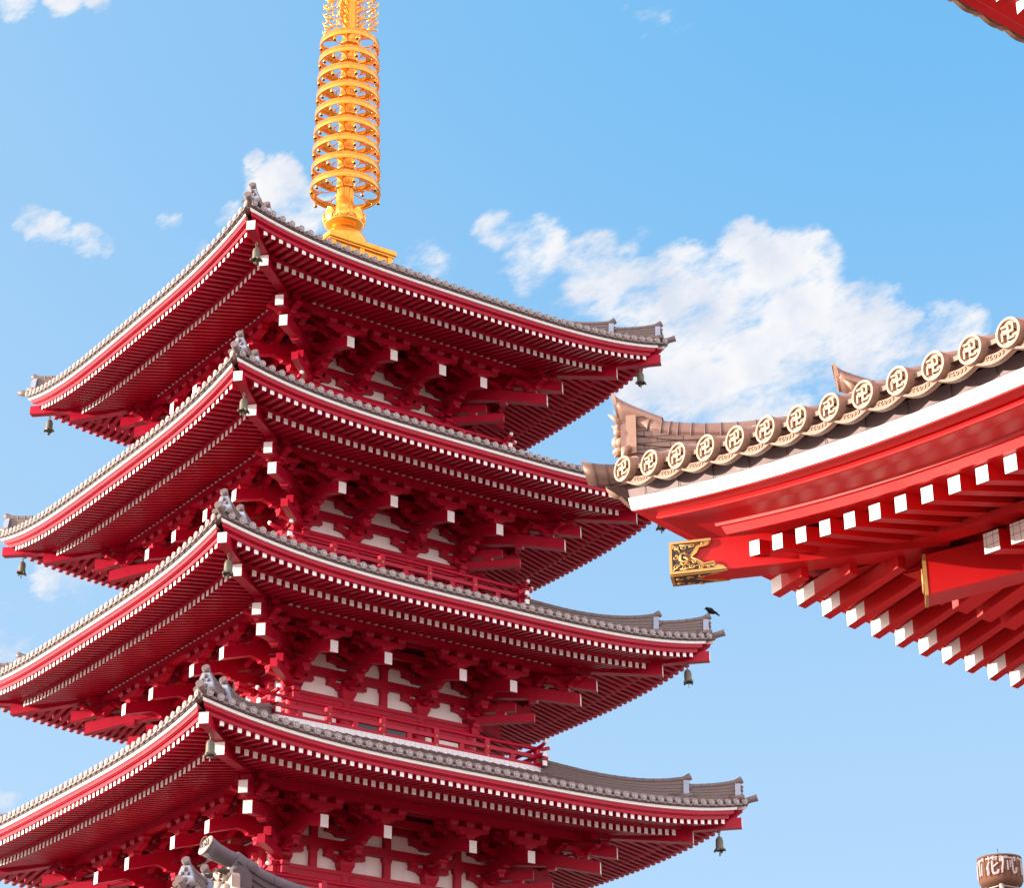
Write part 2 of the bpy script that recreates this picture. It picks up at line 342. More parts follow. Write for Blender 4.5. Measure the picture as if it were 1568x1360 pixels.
for k, r in enumerate(ROOFS):
    w, z, c = r['w'], r['z'], r['c']; zm = z - SAG; p = c + 1.64
    r['d0'] = w + .06; r['za'] = zm + .115
    if k == 0: r['d1'] = .95; r['s0'] = .38; rise = 2.74 + .365
    else:
        r['d1'] = ROOFS[k-1]['c'] + 1.12; r['s0'] = .33; rise = 1.05 + .365
    t1 = r['d0'] - r['d1']; r['k2'] = (rise - r['s0'] * t1) / t1 ** 2
    def zs(d, r=r):
        t = r['d0'] - d; return r['za'] + r['s0'] * t + r['k2'] * t * t
    r['zs'] = zs
    # --- tiled roof surface with barrels and eave tiles
    mb = MB(TILE)
    nd, nu = 14, 24
    ds = [r['d0'] + (r['d1'] - r['d0']) * i / nd for i in range(nd + 1)]
    us = [math.copysign(abs(u) ** .75, u) for u in [-1 + 2 * i / nu for i in range(nu + 1)]]
    top = [[P0(u * d, d, zs(d) + lift(r, u * d, d)) for u in us] for d in ds]
    mb.rings(top, mat=TILED, closed_v=False)
    # eave front edge below the pan tiles
    e0 = [P0(u * r['d0'], r['d0'], zs(r['d0']) + lift(r, u * r['d0'], r['d0'])) for u in us]
    e1 = [P0(u * (r['d0'] - .03), r['d0'] - .03, zm + .038 + lift(r, u * r['d0'], r['d0'])) for u in us]
    mb.rings([e0, e1], mat=TILED, closed_v=False)
    e2 = [P0(u * (w - .12), w - .12, zm + .038 + lift(r, u * r['d0'], r['d0'])) for u in us]
    mb.rings([e1, e2], mat=TILED, closed_v=False)
    nt = int((w - .02) / TP)
    for i in range(-nt, nt + 1):
        l = i * TP; de = w + .09; din = max(abs(l) + .02, r['d1'])
        if de - din < .12: continue
        n = 9 if de - din > 1.2 else 4
        pts = []
        for j in range(n + 1):
            d = de + (din - de) * (j / n)
            pts.append(P0(l, d, zs(d) + .035 + lift(r, l, d)))
        mb.tube(pts, .062, 8, TILE)
        zc_ = zs(de) + .035 + lift(r, l, de)
        mb.tube([P0(l, de + .012, zc_), P0(l, de - .05, zc_)], .075, 12, TILEC)      # round end tile
        mb.tube([P0(l, de + .018, zc_), P0(l, de + .01, zc_)], .05, 10, TILE)
        mb.tube([P0(l, de + .024, zc_), P0(l, de + .01, zc_)], .04, 8, TILEC)
        # crescent pan tile to the right of the barrel
        if i < nt:
            tp_, bt = [], []
            for q in range(7):
                a = q / 6; ll = l + TP * a; dip = math.sin(math.pi * a) * .045
                zz = zm + .122 + lift(r, ll, w + .08)
                tp_.append(P0(ll, w + .085, zz + .015 - dip)); bt.append(P0(ll, w + .085, zz - .028 - dip))
            bk = [(x, y + .07, z_) for (x, y, z_) in bt]
            mb.rings([tp_, bt, bk], mat=TILE, closed_v=False)
    mb.rot4()
    roof = mb.build('roof', pag)
    r['obj'] = roof
    # --- eave boards
    eb = MB(RED)
    square_loop(eb, r, [(w, zm + .034), (w - .008, zm - .026), (w - .14, zm - .026), (w - .14, zm + .034)], mats=[WHITE, WHITE, RED, WHITE])
    eb.build('white_fascia', roof)
    eb = MB(RED)
    square_loop(eb, r, [(w - .055, zm - .026), (w - .065, zm - .105), (w - .3, zm - .105), (w - .3, zm - .026)])
    square_loop(eb, r, [(w - .10, zm - .105), (w - .10, zm - .122), (w - .3, zm - .122), (w - .3, zm - .105)])
    square_loop(eb, r, [(w - .145, zm - .122), (w - .155, zm - .2), (w - .3, zm - .2), (w - .3, zm - .122)])
    eb.build('eave_board', roof)
    eb = MB(RED)
    square_loop(eb, r, [(w - .94, zm - .165), (w - .95, zm - .225), (w - 1.08, zm - .225), (w - 1.08, zm - .165)])
    eb.build('batten', roof)
    # --- soffit boards
    sf = MB(RED)
    for (da, za_, db, zb) in ((w - .16, zm - .196, w - 1.08, zm - .05), (w - .95, zm - .232, c - .1, zm - .222 + .368 / (w - .991 - p) * (w - .95 - c + .1))):
        A = [P0(u * da, da, za_ + lift(r, u * da, da)) for u in us]
        Bm = [P0(u * (da + db) / 2, (da + db) / 2, (za_ + zb) / 2 + lift(r, u * (da + db) / 2, (da + db) / 2)) for u in us]
        Bv = [P0(u * db, db, zb + lift(r, u * db, db)) for u in us]
        sf.rings([A, Bm, Bv], closed_v=False)
    sf.rot4(); sf.build('soffit', roof)
    # --- rafters
    n1 = int((w - .52) / SP); n2 = n1 - 4
    for row, nn in ((1, n1), (2, n2)):
        for i in range(-nn, nn + 1):
            l = i * SP
            if row == 1:
                do, zo = w - .196, zm - .248; di = max(w - 1.1, abs(l) + .06); zi = zo + .165 * (do - di); wd, ht = .098, .105
            else:
                do, zo = w - .991, zm - .293; di = max(c, abs(l) + .08); zi = zo + .368 / (w - .991 - p) * (do - di); wd, ht = .106, .135
            dm = (do + di) / 2
            pts = [(do, zo + lift(r, l, do)), (dm, (zo + zi) / 2 + lift(r, l, dm)), (di, zi + lift(r, l, di))]
            for side in range(4):
                keep = None
                if side < 2 and k in (2, 3) and row == 1: keep = MB(RED)
                tgt = keep or rafters_rest
                for q in range(2):
                    (d_a, z_a), (d_b, z_b) = pts[q], pts[q + 1]
                    ra = [(l - wd/2, -d_a, z_a - ht/2), (l + wd/2, -d_a, z_a - ht/2), (l + wd/2, -d_a, z_a + ht/2), (l - wd/2, -d_a, z_a + ht/2)]
                    rb = [(l - wd/2, -d_b, z_b - ht/2), (l + wd/2, -d_b, z_b - ht/2), (l + wd/2, -d_b, z_b + ht/2), (l - wd/2, -d_b, z_b + ht/2)]
                    pp = []
                    for (x, y, zz) in ra + rb:
                        for _ in range(side): x, y = y, -x
                        pp.append((x, y, zz))
                    tgt.hexa(pp, RED, WHITE if q == 0 else None)
                if keep:
                    x, y = l, -do
                    for _ in range(side): x, y = y, -x
                    v = Vector((x, y, z)) - cam.matrix_world.translation; f = v.dot(CF)
                    px = 784 + 3447.6 * v.dot(CR) / f; py = 680 - 3447.6 * v.dot(CU) / f
                    inside = 0 < px < 1568 and 0 < py < 1360
                    size = (1 if inside else 0) * (.82 if side == 0 else .57) / f
                    indiv.append((size, keep, roof, k, i, side))
indiv.sort(key=lambda t: (-t[0], t[3], t[4]))
for i, (sz, keep, roof, *_r) in enumerate(indiv):
    if i < 100: keep.build('rafter', roof)
    else:
        rafters_rest.add(keep.v, keep.f); rafters_rest.m[-len(keep.f):] = keep.m
ro = rafters_rest.build('rafters', pag); ro['kind'] = 'stuff'

HALF = math.pi / 2
# hip rafters, ridges, brackets, storeys
def shape_block(mb, l, o, z0, hl, ho, h):
    zt = z0 + h; zmid = z0 + h * .5; s = .72
    a = [P0(l - hl*s, o - ho*s, z0), P0(l + hl*s, o - ho*s, z0), P0(l + hl*s, o + ho*s, z0), P0(l - hl*s, o + ho*s, z0)]
    b = [P0(l - hl, o - ho, zmid), P0(l + hl, o - ho, zmid), P0(l + hl, o + ho, zmid), P0(l - hl, o + ho, zmid)]
    t = [P0(l - hl, o - ho, zt), P0(l + hl, o - ho, zt), P0(l + hl, o + ho, zt), P0(l - hl, o + ho, zt)]
    mb.rings([a, b, t]); n = len(mb.v)
    mb.f.append([n-4, n-3, n-2, n-1]); mb.m.append(mb.mat); mb.sm.append(False)
    mb.f.append([n-9, n-10, n-11, n-12]); mb.m.append(mb.mat); mb.sm.append(False)
def boat(L, z0, z1, root=.16, flat=.42):
    # outline of a bracket arm: curved undersides at both tips
    h = z1 - z0; tip = z1 - h * flat
    pts = [(-L, z1), (L, z1), (L, tip)]
    for i in range(1, 7):
        a = i / 6 * math.pi / 2; pts.append((L - (L - root - .05) * math.sin(a) * .9, tip - (tip - z0) * (1 - math.cos(a))))
    pts += [(-x, y) for x, y in pts[2:][::-1]]
    return pts
def arm_lat(mb, l, o, z0, z1, L, th=.075):
    mb.extr(boat(L, z0, z1), lambda a, b, t: P0(l + a, o + t, b), -th, th)
def arm_out(mb, l, z0, z1, o1, th=.075):
    h = z1 - z0; tip = z1 - h * .45
    pts = [(-.1, z1), (o1, z1), (o1, tip)]
    for i in range(1, 6):
        a = i / 5 * math.pi / 2; pts.append((o1 - min(.34, o1 * .6) * math.sin(a), tip - (tip - z0) * (1 - math.cos(a))))
    pts.append((-.1, z0))
    mb.extr(pts, lambda a, b, t: P0(l + t, a, b), -th, th)
def bracket_mesh(r):
    mb = MB(RED); hb = r['hb']
    shape_block(mb, 0, 0, hb, .19, .19, -1.50 - hb)
    arm_lat(mb, 0, 0.02, -1.56, -1.40, .52); arm_out(mb, 0, -1.56, -1.40, .66)
    for l in (-.42, 0, .42): shape_block(mb, l, .02, -1.40, .105, .105, .11)
    shape_block(mb, 0, .55, -1.40, .115, .115, .11)
    arm_lat(mb, 0, 0.05, -1.0, -.84, .52); arm_out(mb, 0, -1.29, -1.08, 1.2)
    for l in (-.42, 0, .42): shape_block(mb, l, .05, -.84, .105, .105, .11)
    arm_lat(mb, 0, .55, -.98, -.82, .52)
    for l in (-.45, 0, .45): shape_block(mb, l, .55, -.82, .11, .11, .12)
    # step two, on the tail rafter
    shape_block(mb, 0, 1.1, -.92, .115, .115, .1)
    arm_lat(mb, 0, 1.1, -.85, -.67, .52)
    for l in (-.42, 0, .42): shape_block(mb, l, 1.1, -.67, .105, .105, .12)
    # step three, under the purlin
    shape_block(mb, 0, 1.64, -1.07, .115, .115, .12)
    arm_lat(mb, 0, 1.64, -.97, -.79, .53)
    for l in (-.43, 0, .43): shape_block(mb, l, 1.64, -.79, .115, .115, .15)
    return mb
for k, r in enumerate(ROOFS):
    w, z, c, m, hb = r['w'], r['z'], r['c'], r['m'], r['hb']; roof = r['obj']; zm = z - SAG; p = c + 1.64
    # hip rafters (diagonal), one pair per corner
    hr = MB(RED)
    def dg(q, zz): return (-q, -q, zz)
    hr.beam(dg(w - .08, z - .37), dg(w - 1.25, z - .40), .2, .23, cap=WHITE)
    o_f = hr.build('flying_hip_rafter', roof)
    hr = MB(RED); hr.beam(dg(w - .88, z - .655), dg(p, z - .40), .22, .27, cap=WHITE); hr.beam(dg(p, z - .40), dg(c, z + .05), .22, .27)
    o_b = hr.build('hip_rafter', roof)
    hr = MB(RED); hr.beam(dg(c + 2.19, z - .935), dg(c + .2, z - .42), .2, .27, cap=WHITE)
    o_3 = hr.build('hip_tail_rafter', roof)
    hr = MB(RED); hr.beam(dg(c + 1.91, z - 1.265), dg(c, z - .72), .2, .28, cap=WHITE)
    o_4 = hr.build('hip_tail_rafter', roof)
    # block carrying the hip between the two tails
    for s in (1, 2, 3):
        for o in (o_f, o_b, o_3, o_4): inst(o, roof, -HALF * s)
    # hip ridge on the tiles: two stages with upturned ends
    for stage, (qi, qo) in enumerate(((r['d1'] + .05, w - 1.01), (w - 1.25, w - .17))):
        rd = MB(TILE); n = 16 if stage == 0 else 8; rg = []; tp = []
        for i in range(n + 1):
            q = qi + (qo - qi) * i / n
            base = r['zs'](q) + lift(r, q, q) - .02
            e = max(0, (q - (qo - 1.1)) / 1.1)
            h = (.34 if stage == 0 else .30) + .13 * e ** 2.2
            ring = []
            lay = 5
            for j in range(lay + 1):
                wd = .12 - .012 * j
                zz = base + h * j / lay
                ring.append((wd + (.0), zz)); 
                if j < lay: ring.append((wd - .02, zz + h / lay * .12)); ring.append((wd - .02, zz + h / lay * .9))
            pr = ring + [(-a, b) for a, b in ring[::-1]]
            s2 = math.sqrt(.5)
            rg.append([(-q + a * s2, -q - a * s2, b) for a, b in pr])
            tp.append((-q, -q, base + h + .035))
        rd.rings(rg, closed_v=True)
        nv = len(rg[0]); o0 = len(rd.v) - nv
        rd.f.append(list(range(o0, o0 + nv))); rd.m.append(TILE); rd.sm.append(False)
        q = qo; zt = tp[-1][2]
        tp.append((-(q + .07), -(q + .07), zt + .035)); tp.append((-(q + .12), -(q + .12), zt + .07))
        rd.tube(tp, [.062] * (n - 1) + [.066, .072, .08, .088], 10, TILE)
        ee = Vector(tp[-1]); dv = (ee - Vector(tp[-2])).normalized()
        rd.tube([ee + dv * .012, ee - dv * .02], .07, 12, TILED)
        for j in range(14):                                      # joints between cap tiles
            if stage == 1 and j > 6: break
            a = (j + 1) / (15 if stage == 0 else 8); ii = min(n - 1, int(a * n)); f = a * n - ii
            pA = Vector(tp[ii]); pB = Vector(tp[ii + 1]); pc = pA.lerp(pB, f); dv2 = (pB - pA).normalized() * .012
            rd.tube([pc - dv2, pc + dv2], .07, 10, TILE)
        o_r = rd.build('hip_ridge', roof)
        # ogre plate at the ridge end
        pl = MB(STEEL); b0 = r['zs'](qo) + lift(r, qo, qo) - .02; hh = (.34 if stage == 0 else .30) + .13
        s2 = math.sqrt(.5)
        def dd(a, b, t): return (-(qo + t) + a * s2, -(qo + t) - a * s2, b)
        pl.extr([(-.15, b0), (.15, b0), (.17, b0 + .12), (.13, b0 + hh * .7), (.08, b0 + hh), (-.08, b0 + hh), (-.13, b0 + hh * .7), (-.17, b0 + .12)], dd, .01, .10)
        for (a, b, rr) in ((-.1, .07, .05), (.1, .07, .05), (0, .16, .055), (-.06, .28, .04), (.06, .28, .04), (0, .36, .05)):
            pl.lathe([(0, rr), (rr * .7, rr * .7), (rr, 0), (rr * .7, -rr * .7), (0, -rr)], dd(a, b0 + b, .11), 8, TILE)
        for a in (-.16, .16):
            pl.tube([dd(a, b0 + .07, -.1), dd(a, b0 + .07, .16)], .06, 10, TILE)
        o_p = pl.build('ridge_end_ornament', roof)
        for s in (1, 2, 3): inst(o_r, roof, -HALF * s); inst(o_p, roof, -HALF * s)
    ct = MB(TILE)
    pts = []
    for i in range(6):
        q = w - .25 + .44 * i / 5; pts.append((-q, -q, z + .10 + .012 * i + .02 * max(0, i - 2)))
    ct.tube(pts, [.075] * 5 + [.085], 10)
    o_c = ct.build('corner_tile', roof)
    for s in (1, 2, 3): inst(o_c, roof, -HALF * s)
    # ---------------- storey under this roof
    wl = MB(PLASTER)
    a = c - .05
    wl.rings([[(-a, -a, z + hb - .02), (a, -a, z + hb - .02), (a, a, z + hb - .02), (-a, a, z + hb - .02)], [(-a, -a, z + .2), (a, -a, z + .2), (a, a, z + .2), (-a, a, z + .2)]])
    st = wl.build('plaster_wall', pag)
    tb = MB(RED)
    # wall tie beams, stepped purlins and purlin as square frames
    def frame(o, zb, zt, th, ext=0.0):
        e = c + o
        for s in range(4):
            pp = [(-e - ext, -e - th, zb), (e + ext, -e - th, zb), (e + ext, -e - th, zt), (-e - ext, -e - th, zt), (-e - ext, -e + th, zb), (e + ext, -e + th, zb), (e + ext, -e + th, zt), (-e - ext, -e + th, zt)]
            if s % 2: pp = [(x, y, zz + .003) for x, y, zz in pp]
            q = []
            for (x, y, zz) in pp:
                for _ in range(s): x, y = y, -x
                q.append((x, y, zz))
            tb.hexa(q)
    frame(0, z - 1.30, z - 1.09, .07, .5); frame(.02, z - .73, z - .52, .07, .5)
    frame(.55, z - .70, z - .52, .07, .62); frame(1.1, z - .55, z - .40, .07, .62)
    frame(1.64, z - .65, z - (.487 if k < 3 else .452), .1, .42)
    tb.build('tie_beam', st)
    dw = MB(RED); tb = dw; frame(0.02, z + hb - .09, z + hb, .10, .27); frame(0, z + hb - .26, z + hb - .09, .09, .24); dw.build('head_beam', st)
    # ribbed curved ceiling between second step and purlin
    rb = MB(RED)
    e1, e2 = c + 1.17, c + 1.57
    for s_ in range(1):
        rb.add([P0(-e1, e1, z - .44), P0(e1, e1, z - .44), P0(e2, e2, z - .60), P0(-e2, e2, z - .60)], [(0, 1, 2, 3)], PLASTER)
        nb = int(2 * e1 / .105)
        for i in range(nb + 1):
            l = -e1 + 2 * e1 * i / nb
            rb.beam(P0(l, e1 - .04, z - .455), P0(l, e2 + .04, z - .615), .055, .05)
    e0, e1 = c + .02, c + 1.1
    rb.add([P0(-e0, e0, z - .5), P0(e0, e0, z - .5), P0(e1, e1, z - .45), P0(-e1, e1, z - .45)], [(0, 1, 2, 3)], RED_SHADE)  # inner board, with the shade put into its colour
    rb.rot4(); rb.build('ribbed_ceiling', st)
    # white triangles between rafters on the purlin
    tri = MB(WHITE)
    n2 = int((p - .4) / SP)
    for i in range(-n2, n2):
        l = (i + .5) * SP
        tri.box(P0(l, p + .108, z - (.452 if k < 3 else .418)), (.05, .012, .036))
    tri.rot4(); tri.build('plaster_infill', st)['kind'] = 'stuff'
    bk_ = MB(RED); bk_.rings([[(sx_ * (p + o_), sy_ * (p + o_), zz_) for (sx_, sy_) in ((-1, -1), (1, -1), (1, 1), (-1, 1))] for (o_, zz_) in ((.06, z - .50), (.06, z - .24))]); bk_.build('purlin_board', st)
    # bracket sets and tail rafters
    bm_ = bracket_mesh(r).mesh('bracket_set')
    tm = MB(RED); tm.beam(P0(0, 1.84, -1.255), P0(0, .05, -.72), .2, .28, cap=WHITE); tme = tm.mesh('tail_rafter')
    for s in range(4):
        for l in (-c, -m, m, c):
            x, y = l, -c
            for _ in range(s): x, y = y, -x
            link('bracket_set', bm_, st, (x, y, z), -HALF * s); link('tail_rafter', tme, st, (x, y, z), -HALF * s)
    # diagonal corner arms
    cm = MB(RED)
    cm.beam((-c - 1.12, -c - 1.12, z - 1.64), (-c, -c, z - 1.64), .17, .2); cm.beam((-c - .8, -c - .8, z - 1.36), (-c, -c, z - 1.36), .17, .19)
    cm.beam((-c - 1.5, -c - 1.5, z - 1.12), (-c, -c, z - .95), .17, .2)
    s2 = math.sqrt(.5)
    for (dq, zb, hs, h) in ((.55, -1.54, .13, .13), (1.1, -1.26, .13, .15), (1.64, -1.02, .14, .14), (1.75, -.82, .14, .15), (2.0, -.74, .12, .12)):
        b0 = []
        for (sc_, zz) in ((.72, z + zb), (1, z + zb + h * .5), (1, z + zb + h)):
            hh = hs * sc_ * 1.35
            b0.append([(-c - dq - hh, -c - dq, zz), (-c - dq, -c - dq - hh, zz), (-c - dq + hh, -c - dq, zz), (-c - dq, -c - dq + hh, zz)])
        cm.rings(b0); nn = len(cm.v); cm.f += [[nn-4, nn-3, nn-2, nn-1], [nn-9, nn-10, nn-11, nn-12]]; cm.m += [RED] * 2; cm.sm += [False] * 2
    # boat arms crossing under the hip at each step
    for (o_, za, zb2) in ((1.64, -.97, -.79), (1.1, -.9, -.72)):
        for fl in (0, 1):
            def fn(a_, b_, t, fl=fl, o_=o_):
                x, y = -c - o_ + a_, -c - o_ + t
                return (x, y, z + b_) if not fl else (y, x, z + b_)
            cm.extr(boat(.55, za, zb2), fn, -.075, .075)
    o_k = cm.build('corner_bracket', st)
    for s in (1, 2, 3): inst(o_k, st, -HALF * s)
    # intermediate struts
    bays = []
    if k >= 3: bays = [0, (c + m) / 2, -(c + m) / 2]
    elif k == 2: bays = [0]
    if bays:
        sms = []
        for (za_, zb_) in ((hb, -1.42), (-1.09, -.85)):
            sm_ = MB(RED); h_ = zb_ - za_
            pr_ = [(-.085, za_), (.085, za_), (.085, zb_), (.12, zb_ + .05), (.12, zb_ + .12), (-.12, zb_ + .12), (-.12, zb_ + .05), (-.085, zb_)]
            sm_.extr(pr_, lambda a, b, t: P0(a, t, b), -.06, .07); sms.append(sm_.mesh('strut'))
        for s in range(4):
            for l in bays:
                x, y = l, -c
                for _ in range(s): x, y = y, -x
                for sme in sms: link('strut', sme, st, (x, y, z), -HALF * s)
    # lower wall, columns, balcony
    if k < 4:
        zd = ROOFS[k + 1]['z'] + 1.2; hd = c + 1.25 if k >= 2 else c + 1.2
    else:
        zd = 6.0; hd = c + 1.3
    lw = MB(RED); a = c - .08
    lw.rings([[(-a, -a, zd - .3), (a, -a, zd - .3), (a, a, zd - .3), (-a, a, zd - .3)], [(-a, -a, z + hb - .09), (a, -a, z + hb - .09), (a, a, z + hb - .09), (-a, a, z + hb - .09)]])
    st2 = lw.build('lower_wall', pag)
    cl = MB(RED); cl.lathe([(.15, zd), (.15, z + hb - .09)], (0, 0, 0), 20); cme = cl.mesh('column')
    top = z + hb - .28
    wb = (c - m) - .3; lb = (c + m) / 2
    for s_ in (-1, 1):
        pn = MB(PLASTER); pn.box(P0(s_ * lb, a + .012, (zd + top) / 2 - .02), (wb / 2 - .06, .012, max(.06, (top - zd) / 2 - .16)))
        opn = pn.build('wall_panel', st2)
        for s in (1, 2, 3): inst(opn, st2, -HALF * s)
    dr = MB(RED)
    for s_ in (-1, 1):
        dr.box(P0(s_ * (m * .46), a + .02, (zd + top) / 2), (m * .4, .02, (top - zd) / 2 - .05)); dr.box(P0(s_ * (m * .46), a + .03, (zd + top) / 2 + .05), (m * .33, .02, (top - zd) / 2 - .2), GLASS)
    od = dr.build('door', st2)
    for s in (1, 2, 3): inst(od, st2, -HALF * s)
    rl = MB(RED)
    for zz in (zd + .2, top - .06):
        rl.box(P0(0, c + .02, zz), (c, .05, .06))
    rl.rot4(); rl.build('wall_rail', st2)
    for s in range(4):
        for l in (-c, -m, m) :
            x, y = l, -c
            for _ in range(s): x, y = y, -x
            link('column', cme, st2, (x, y, 0))
    # balcony
    dk = MB(RED); b = hd - .12
    dk.rings([[(-b, -b, zd - .95), (b, -b, zd - .95), (b, b, zd - .95), (-b, b, zd - .95)], [(-b, -b, zd - .13), (b, -b, zd - .13), (b, b, zd - .13), (-b, b, zd - .13)]])
    dk.box((0, 0, zd - .065), (hd + .03, hd + .03, .065), DECKT)
    dk.build('balcony_deck', st2)
    ra = MB(RED); e = hd - .1; X = e + .36
    for s_ in range(1):
        ra.box(P0(0, e, zd + .05), (e + .3, .05, .053)); ra.box(P0(0, e, zd + .275), (e + .3, .045, .045))
        pts = [P0(-X, e, zd + .56), P0(-X + .16, e, zd + .505), P0(-X + .36, e, zd + .485), P0(-X + .6, e, zd + .475), P0(X - .6, e, zd + .475), P0(X - .36, e, zd + .485), P0(X - .16, e, zd + .505), P0(X, e, zd + .56)]
        ra.tube(pts, .046, 10, RED, caps=True, capmat=WHITE)
        for sg in (-1, 1):
            ra.lathe([(0, .05), (.038, .035), (.05, 0), (.038, -.035), (0, -.05)], P0(sg * X, e, zd + .57), 10, WHITE)
            ra.box(P0(sg * (e + .315), e, zd + .05), (.02, .056, .06), WHITE); ra.box(P0(sg * (e + .315), e, zd + .275), (.02, .055, .055), WHITE)
    rme = ra.build('railing', st2)
    for s in (1, 2, 3): inst(rme, st2, -HALF * s)
    pm = MB(RED); pm.box((0, 0, .23), (.066, .058, .23))
    for zz in (.05, .27): pm.lathe([(0, .03), (.02, .024), (.03, 0), (.02, -.024), (0, -.03)], (0, -.064, zz), 8, GOLDD)
    pme = pm.mesh('baluster'); sm2 = MB(RED); sm2.box((0, 0, .165), (.064, .035, .08)); sme2 = sm2.mesh('short_post')
    pos = [-e, -e * .595, -e * .2, e * .2, e * .595]
    mid = [-e * .8, -e * .4, 0, e * .4, e * .8]
    for s in range(4):
        for l in pos:
            x, y = l, -e
            for _ in range(s): x, y = y, -x
            link('baluster', pme, st2, (x, y, zd), -HALF * s)
        for l in mid:
            x, y = l, -e
            for _ in range(s): x, y = y, -x
            link('short_post', sme2, st2, (x, y, zd), -HALF * s)
# base of the pagoda down to the ground
bs_ = MB(PLASTER); bs_.box((0, 0, 3.0), (9, 9, 3.0)); bo = bs_.build('base_hall', pag)

# ---------------- spire
SZ = GZ
sp = MB(GOLD)
sp.lathe([(.26, 29.9 + SZ), (.25, 31.0 + SZ), (.235, 32 + SZ), (.215, 36.4 + SZ), (.19, 42.5 + SZ), (0, 42.6 + SZ)], (0, 0, 0), 28)
for i in range(9):
    zz = 31.72 + i * .5815 + SZ + .12
    sp.lathe([(.22, -.09), (.285, -.05), (.285, .0), (.25, .03), (.22, .2)], (0, 0, zz), 28)
spire = sp.build('spire', pag)
bx = MB(GOLD); bx.box((0, 0, 29.2 + SZ), (.93, .93, .42)); bx.box((0, 0, 29.66 + SZ), (1.03, 1.03, .06)); bx.box((0, 0, 29.57 + SZ), (.99, .99, .03))
for s in range(4):
    pass
q_ = MB(GOLD)
for l in (-.87, 0, .87): q_.box(P0(l, .945, 29.2 + SZ), (.07, .025, .4))
q_.rot4(); bx.add(q_.v, q_.f)
bx.build('dew_basin', spire)
dm = MB(GOLD); dm.lathe([(.70, 0), (.71, .05), (.68, .09), (.67, .25), (.64, .42), (.57, .57), (.47, .68), (.40, .73), (.36, .76), (.36, .80), (.30, .82), (.27, .86)], (0, 0, 29.72 + SZ), 40); dm.build('inverted_bowl', spire)
lt = MB(GOLD); lt.lathe([(.27, 0), (.34, .005), (.38, .03), (.47, .10), (.53, .16), (.555, .22), (.535, .22), (.45, .15), (.30, .1)], (0, 0, 30.50 + SZ), 40)
for i in range(8):
    a0 = i * math.pi / 4 + .2
    rg = []
    for j in range(9):
        t = j / 8; rr = .545 + .05 * math.sin(t * 3.1) - .02 * t + (.06 * max(0, t - .75) * 4); zz = 30.69 + SZ + .34 * t
        hw = (.10 + .085 * math.sin(min(1, t * 1.5) * math.pi / 2)) * math.sqrt(max(.02, 1 - max(0, (t - .55) / .46) ** 2))
        rg.append([(rr * math.cos(a0 + s_ * hw / rr), rr * math.sin(a0 + s_ * hw / rr), zz) for s_ in (-1, -.6, 0, .6, 1)])
    inn = [[(x * .93, y * .93, zz) for x, y, zz in row] for row in rg]
    lt.rings([a_ + b_[::-1] for a_, b_ in zip(rg, inn)], closed_v=True, smooth=True)
    a1 = a0 + math.pi / 8
    for sg in (-1, 1):
        lt.tube([(.545 * math.cos(a1 + sg * (.02 + .09 * math.sin(v * .6))), .545 * math.sin(a1 + sg * (.02 + .09 * math.sin(v * .6))), 30.72 + SZ + .02 * v) for v in range(6)], .022, 6)
lt.build('lotus_cup', spire)
for i in range(9):
    R1 = .955 - i * .0155; zz = 31.66 + i * .5815 + SZ
    rn = MB(GOLD)
    rn.lathe([(R1, .015), (R1, .205), (R1 - .03, .205), (R1 - .03, .015), (R1, .015)], (0, 0, zz), 64)
    # pierced flat web: petals along the rim
    for j in range(8):
        a = j * math.pi / 4 + .1
        rn.tube([(.24 * math.cos(a), .24 * math.sin(a), zz + .12), ((R1 - .38) * math.cos(a), (R1 - .38) * math.sin(a), zz + .1)], .017, 5)
        for s_ in (-1, 1):
            pts = []
            for q in range(7):
                t = q / 6; rr = R1 - .38 + .34 * t; aa = a + s_ * (.30 * t ** 1.6)
                pts.append((rr * math.cos(aa), rr * math.sin(aa), zz + .1 - .02 * t))
            rn.tube(pts, .015, 5)
        # scalloped rim plate between spokes
        rgs = []
        for q in range(9):
            t = q / 8; aa = a + (t - .5) * math.pi / 4 * .98 + math.pi / 8
            dep = .06 + .20 * (abs(t - .5) * 2) ** 1.5 * 1.0
            rgs.append([((R1 - .03) * math.cos(aa), (R1 - .03) * math.sin(aa), zz + .06), ((R1 - dep) * math.cos(aa), (R1 - dep) * math.sin(aa), zz + .08)])
        rn.rings(rgs, closed_v=False, smooth=True)
        # little bells
        aa = a + math.pi / 8
        bxp = ((R1 - .03) * math.cos(aa), (R1 - .03) * math.sin(aa), zz - .13)
        rn.lathe([(0, .15), (.012, .14), (.012, .115), (.035, .1), (.042, .05), (.05, 0), (.03, 0), (0, .02)], bxp, 8)
        rn.lathe([(0, 0), (.042, 0), (.042, -.012), (0, -.012)], bxp, 8, DARK)
    rn.build('ring', spire)
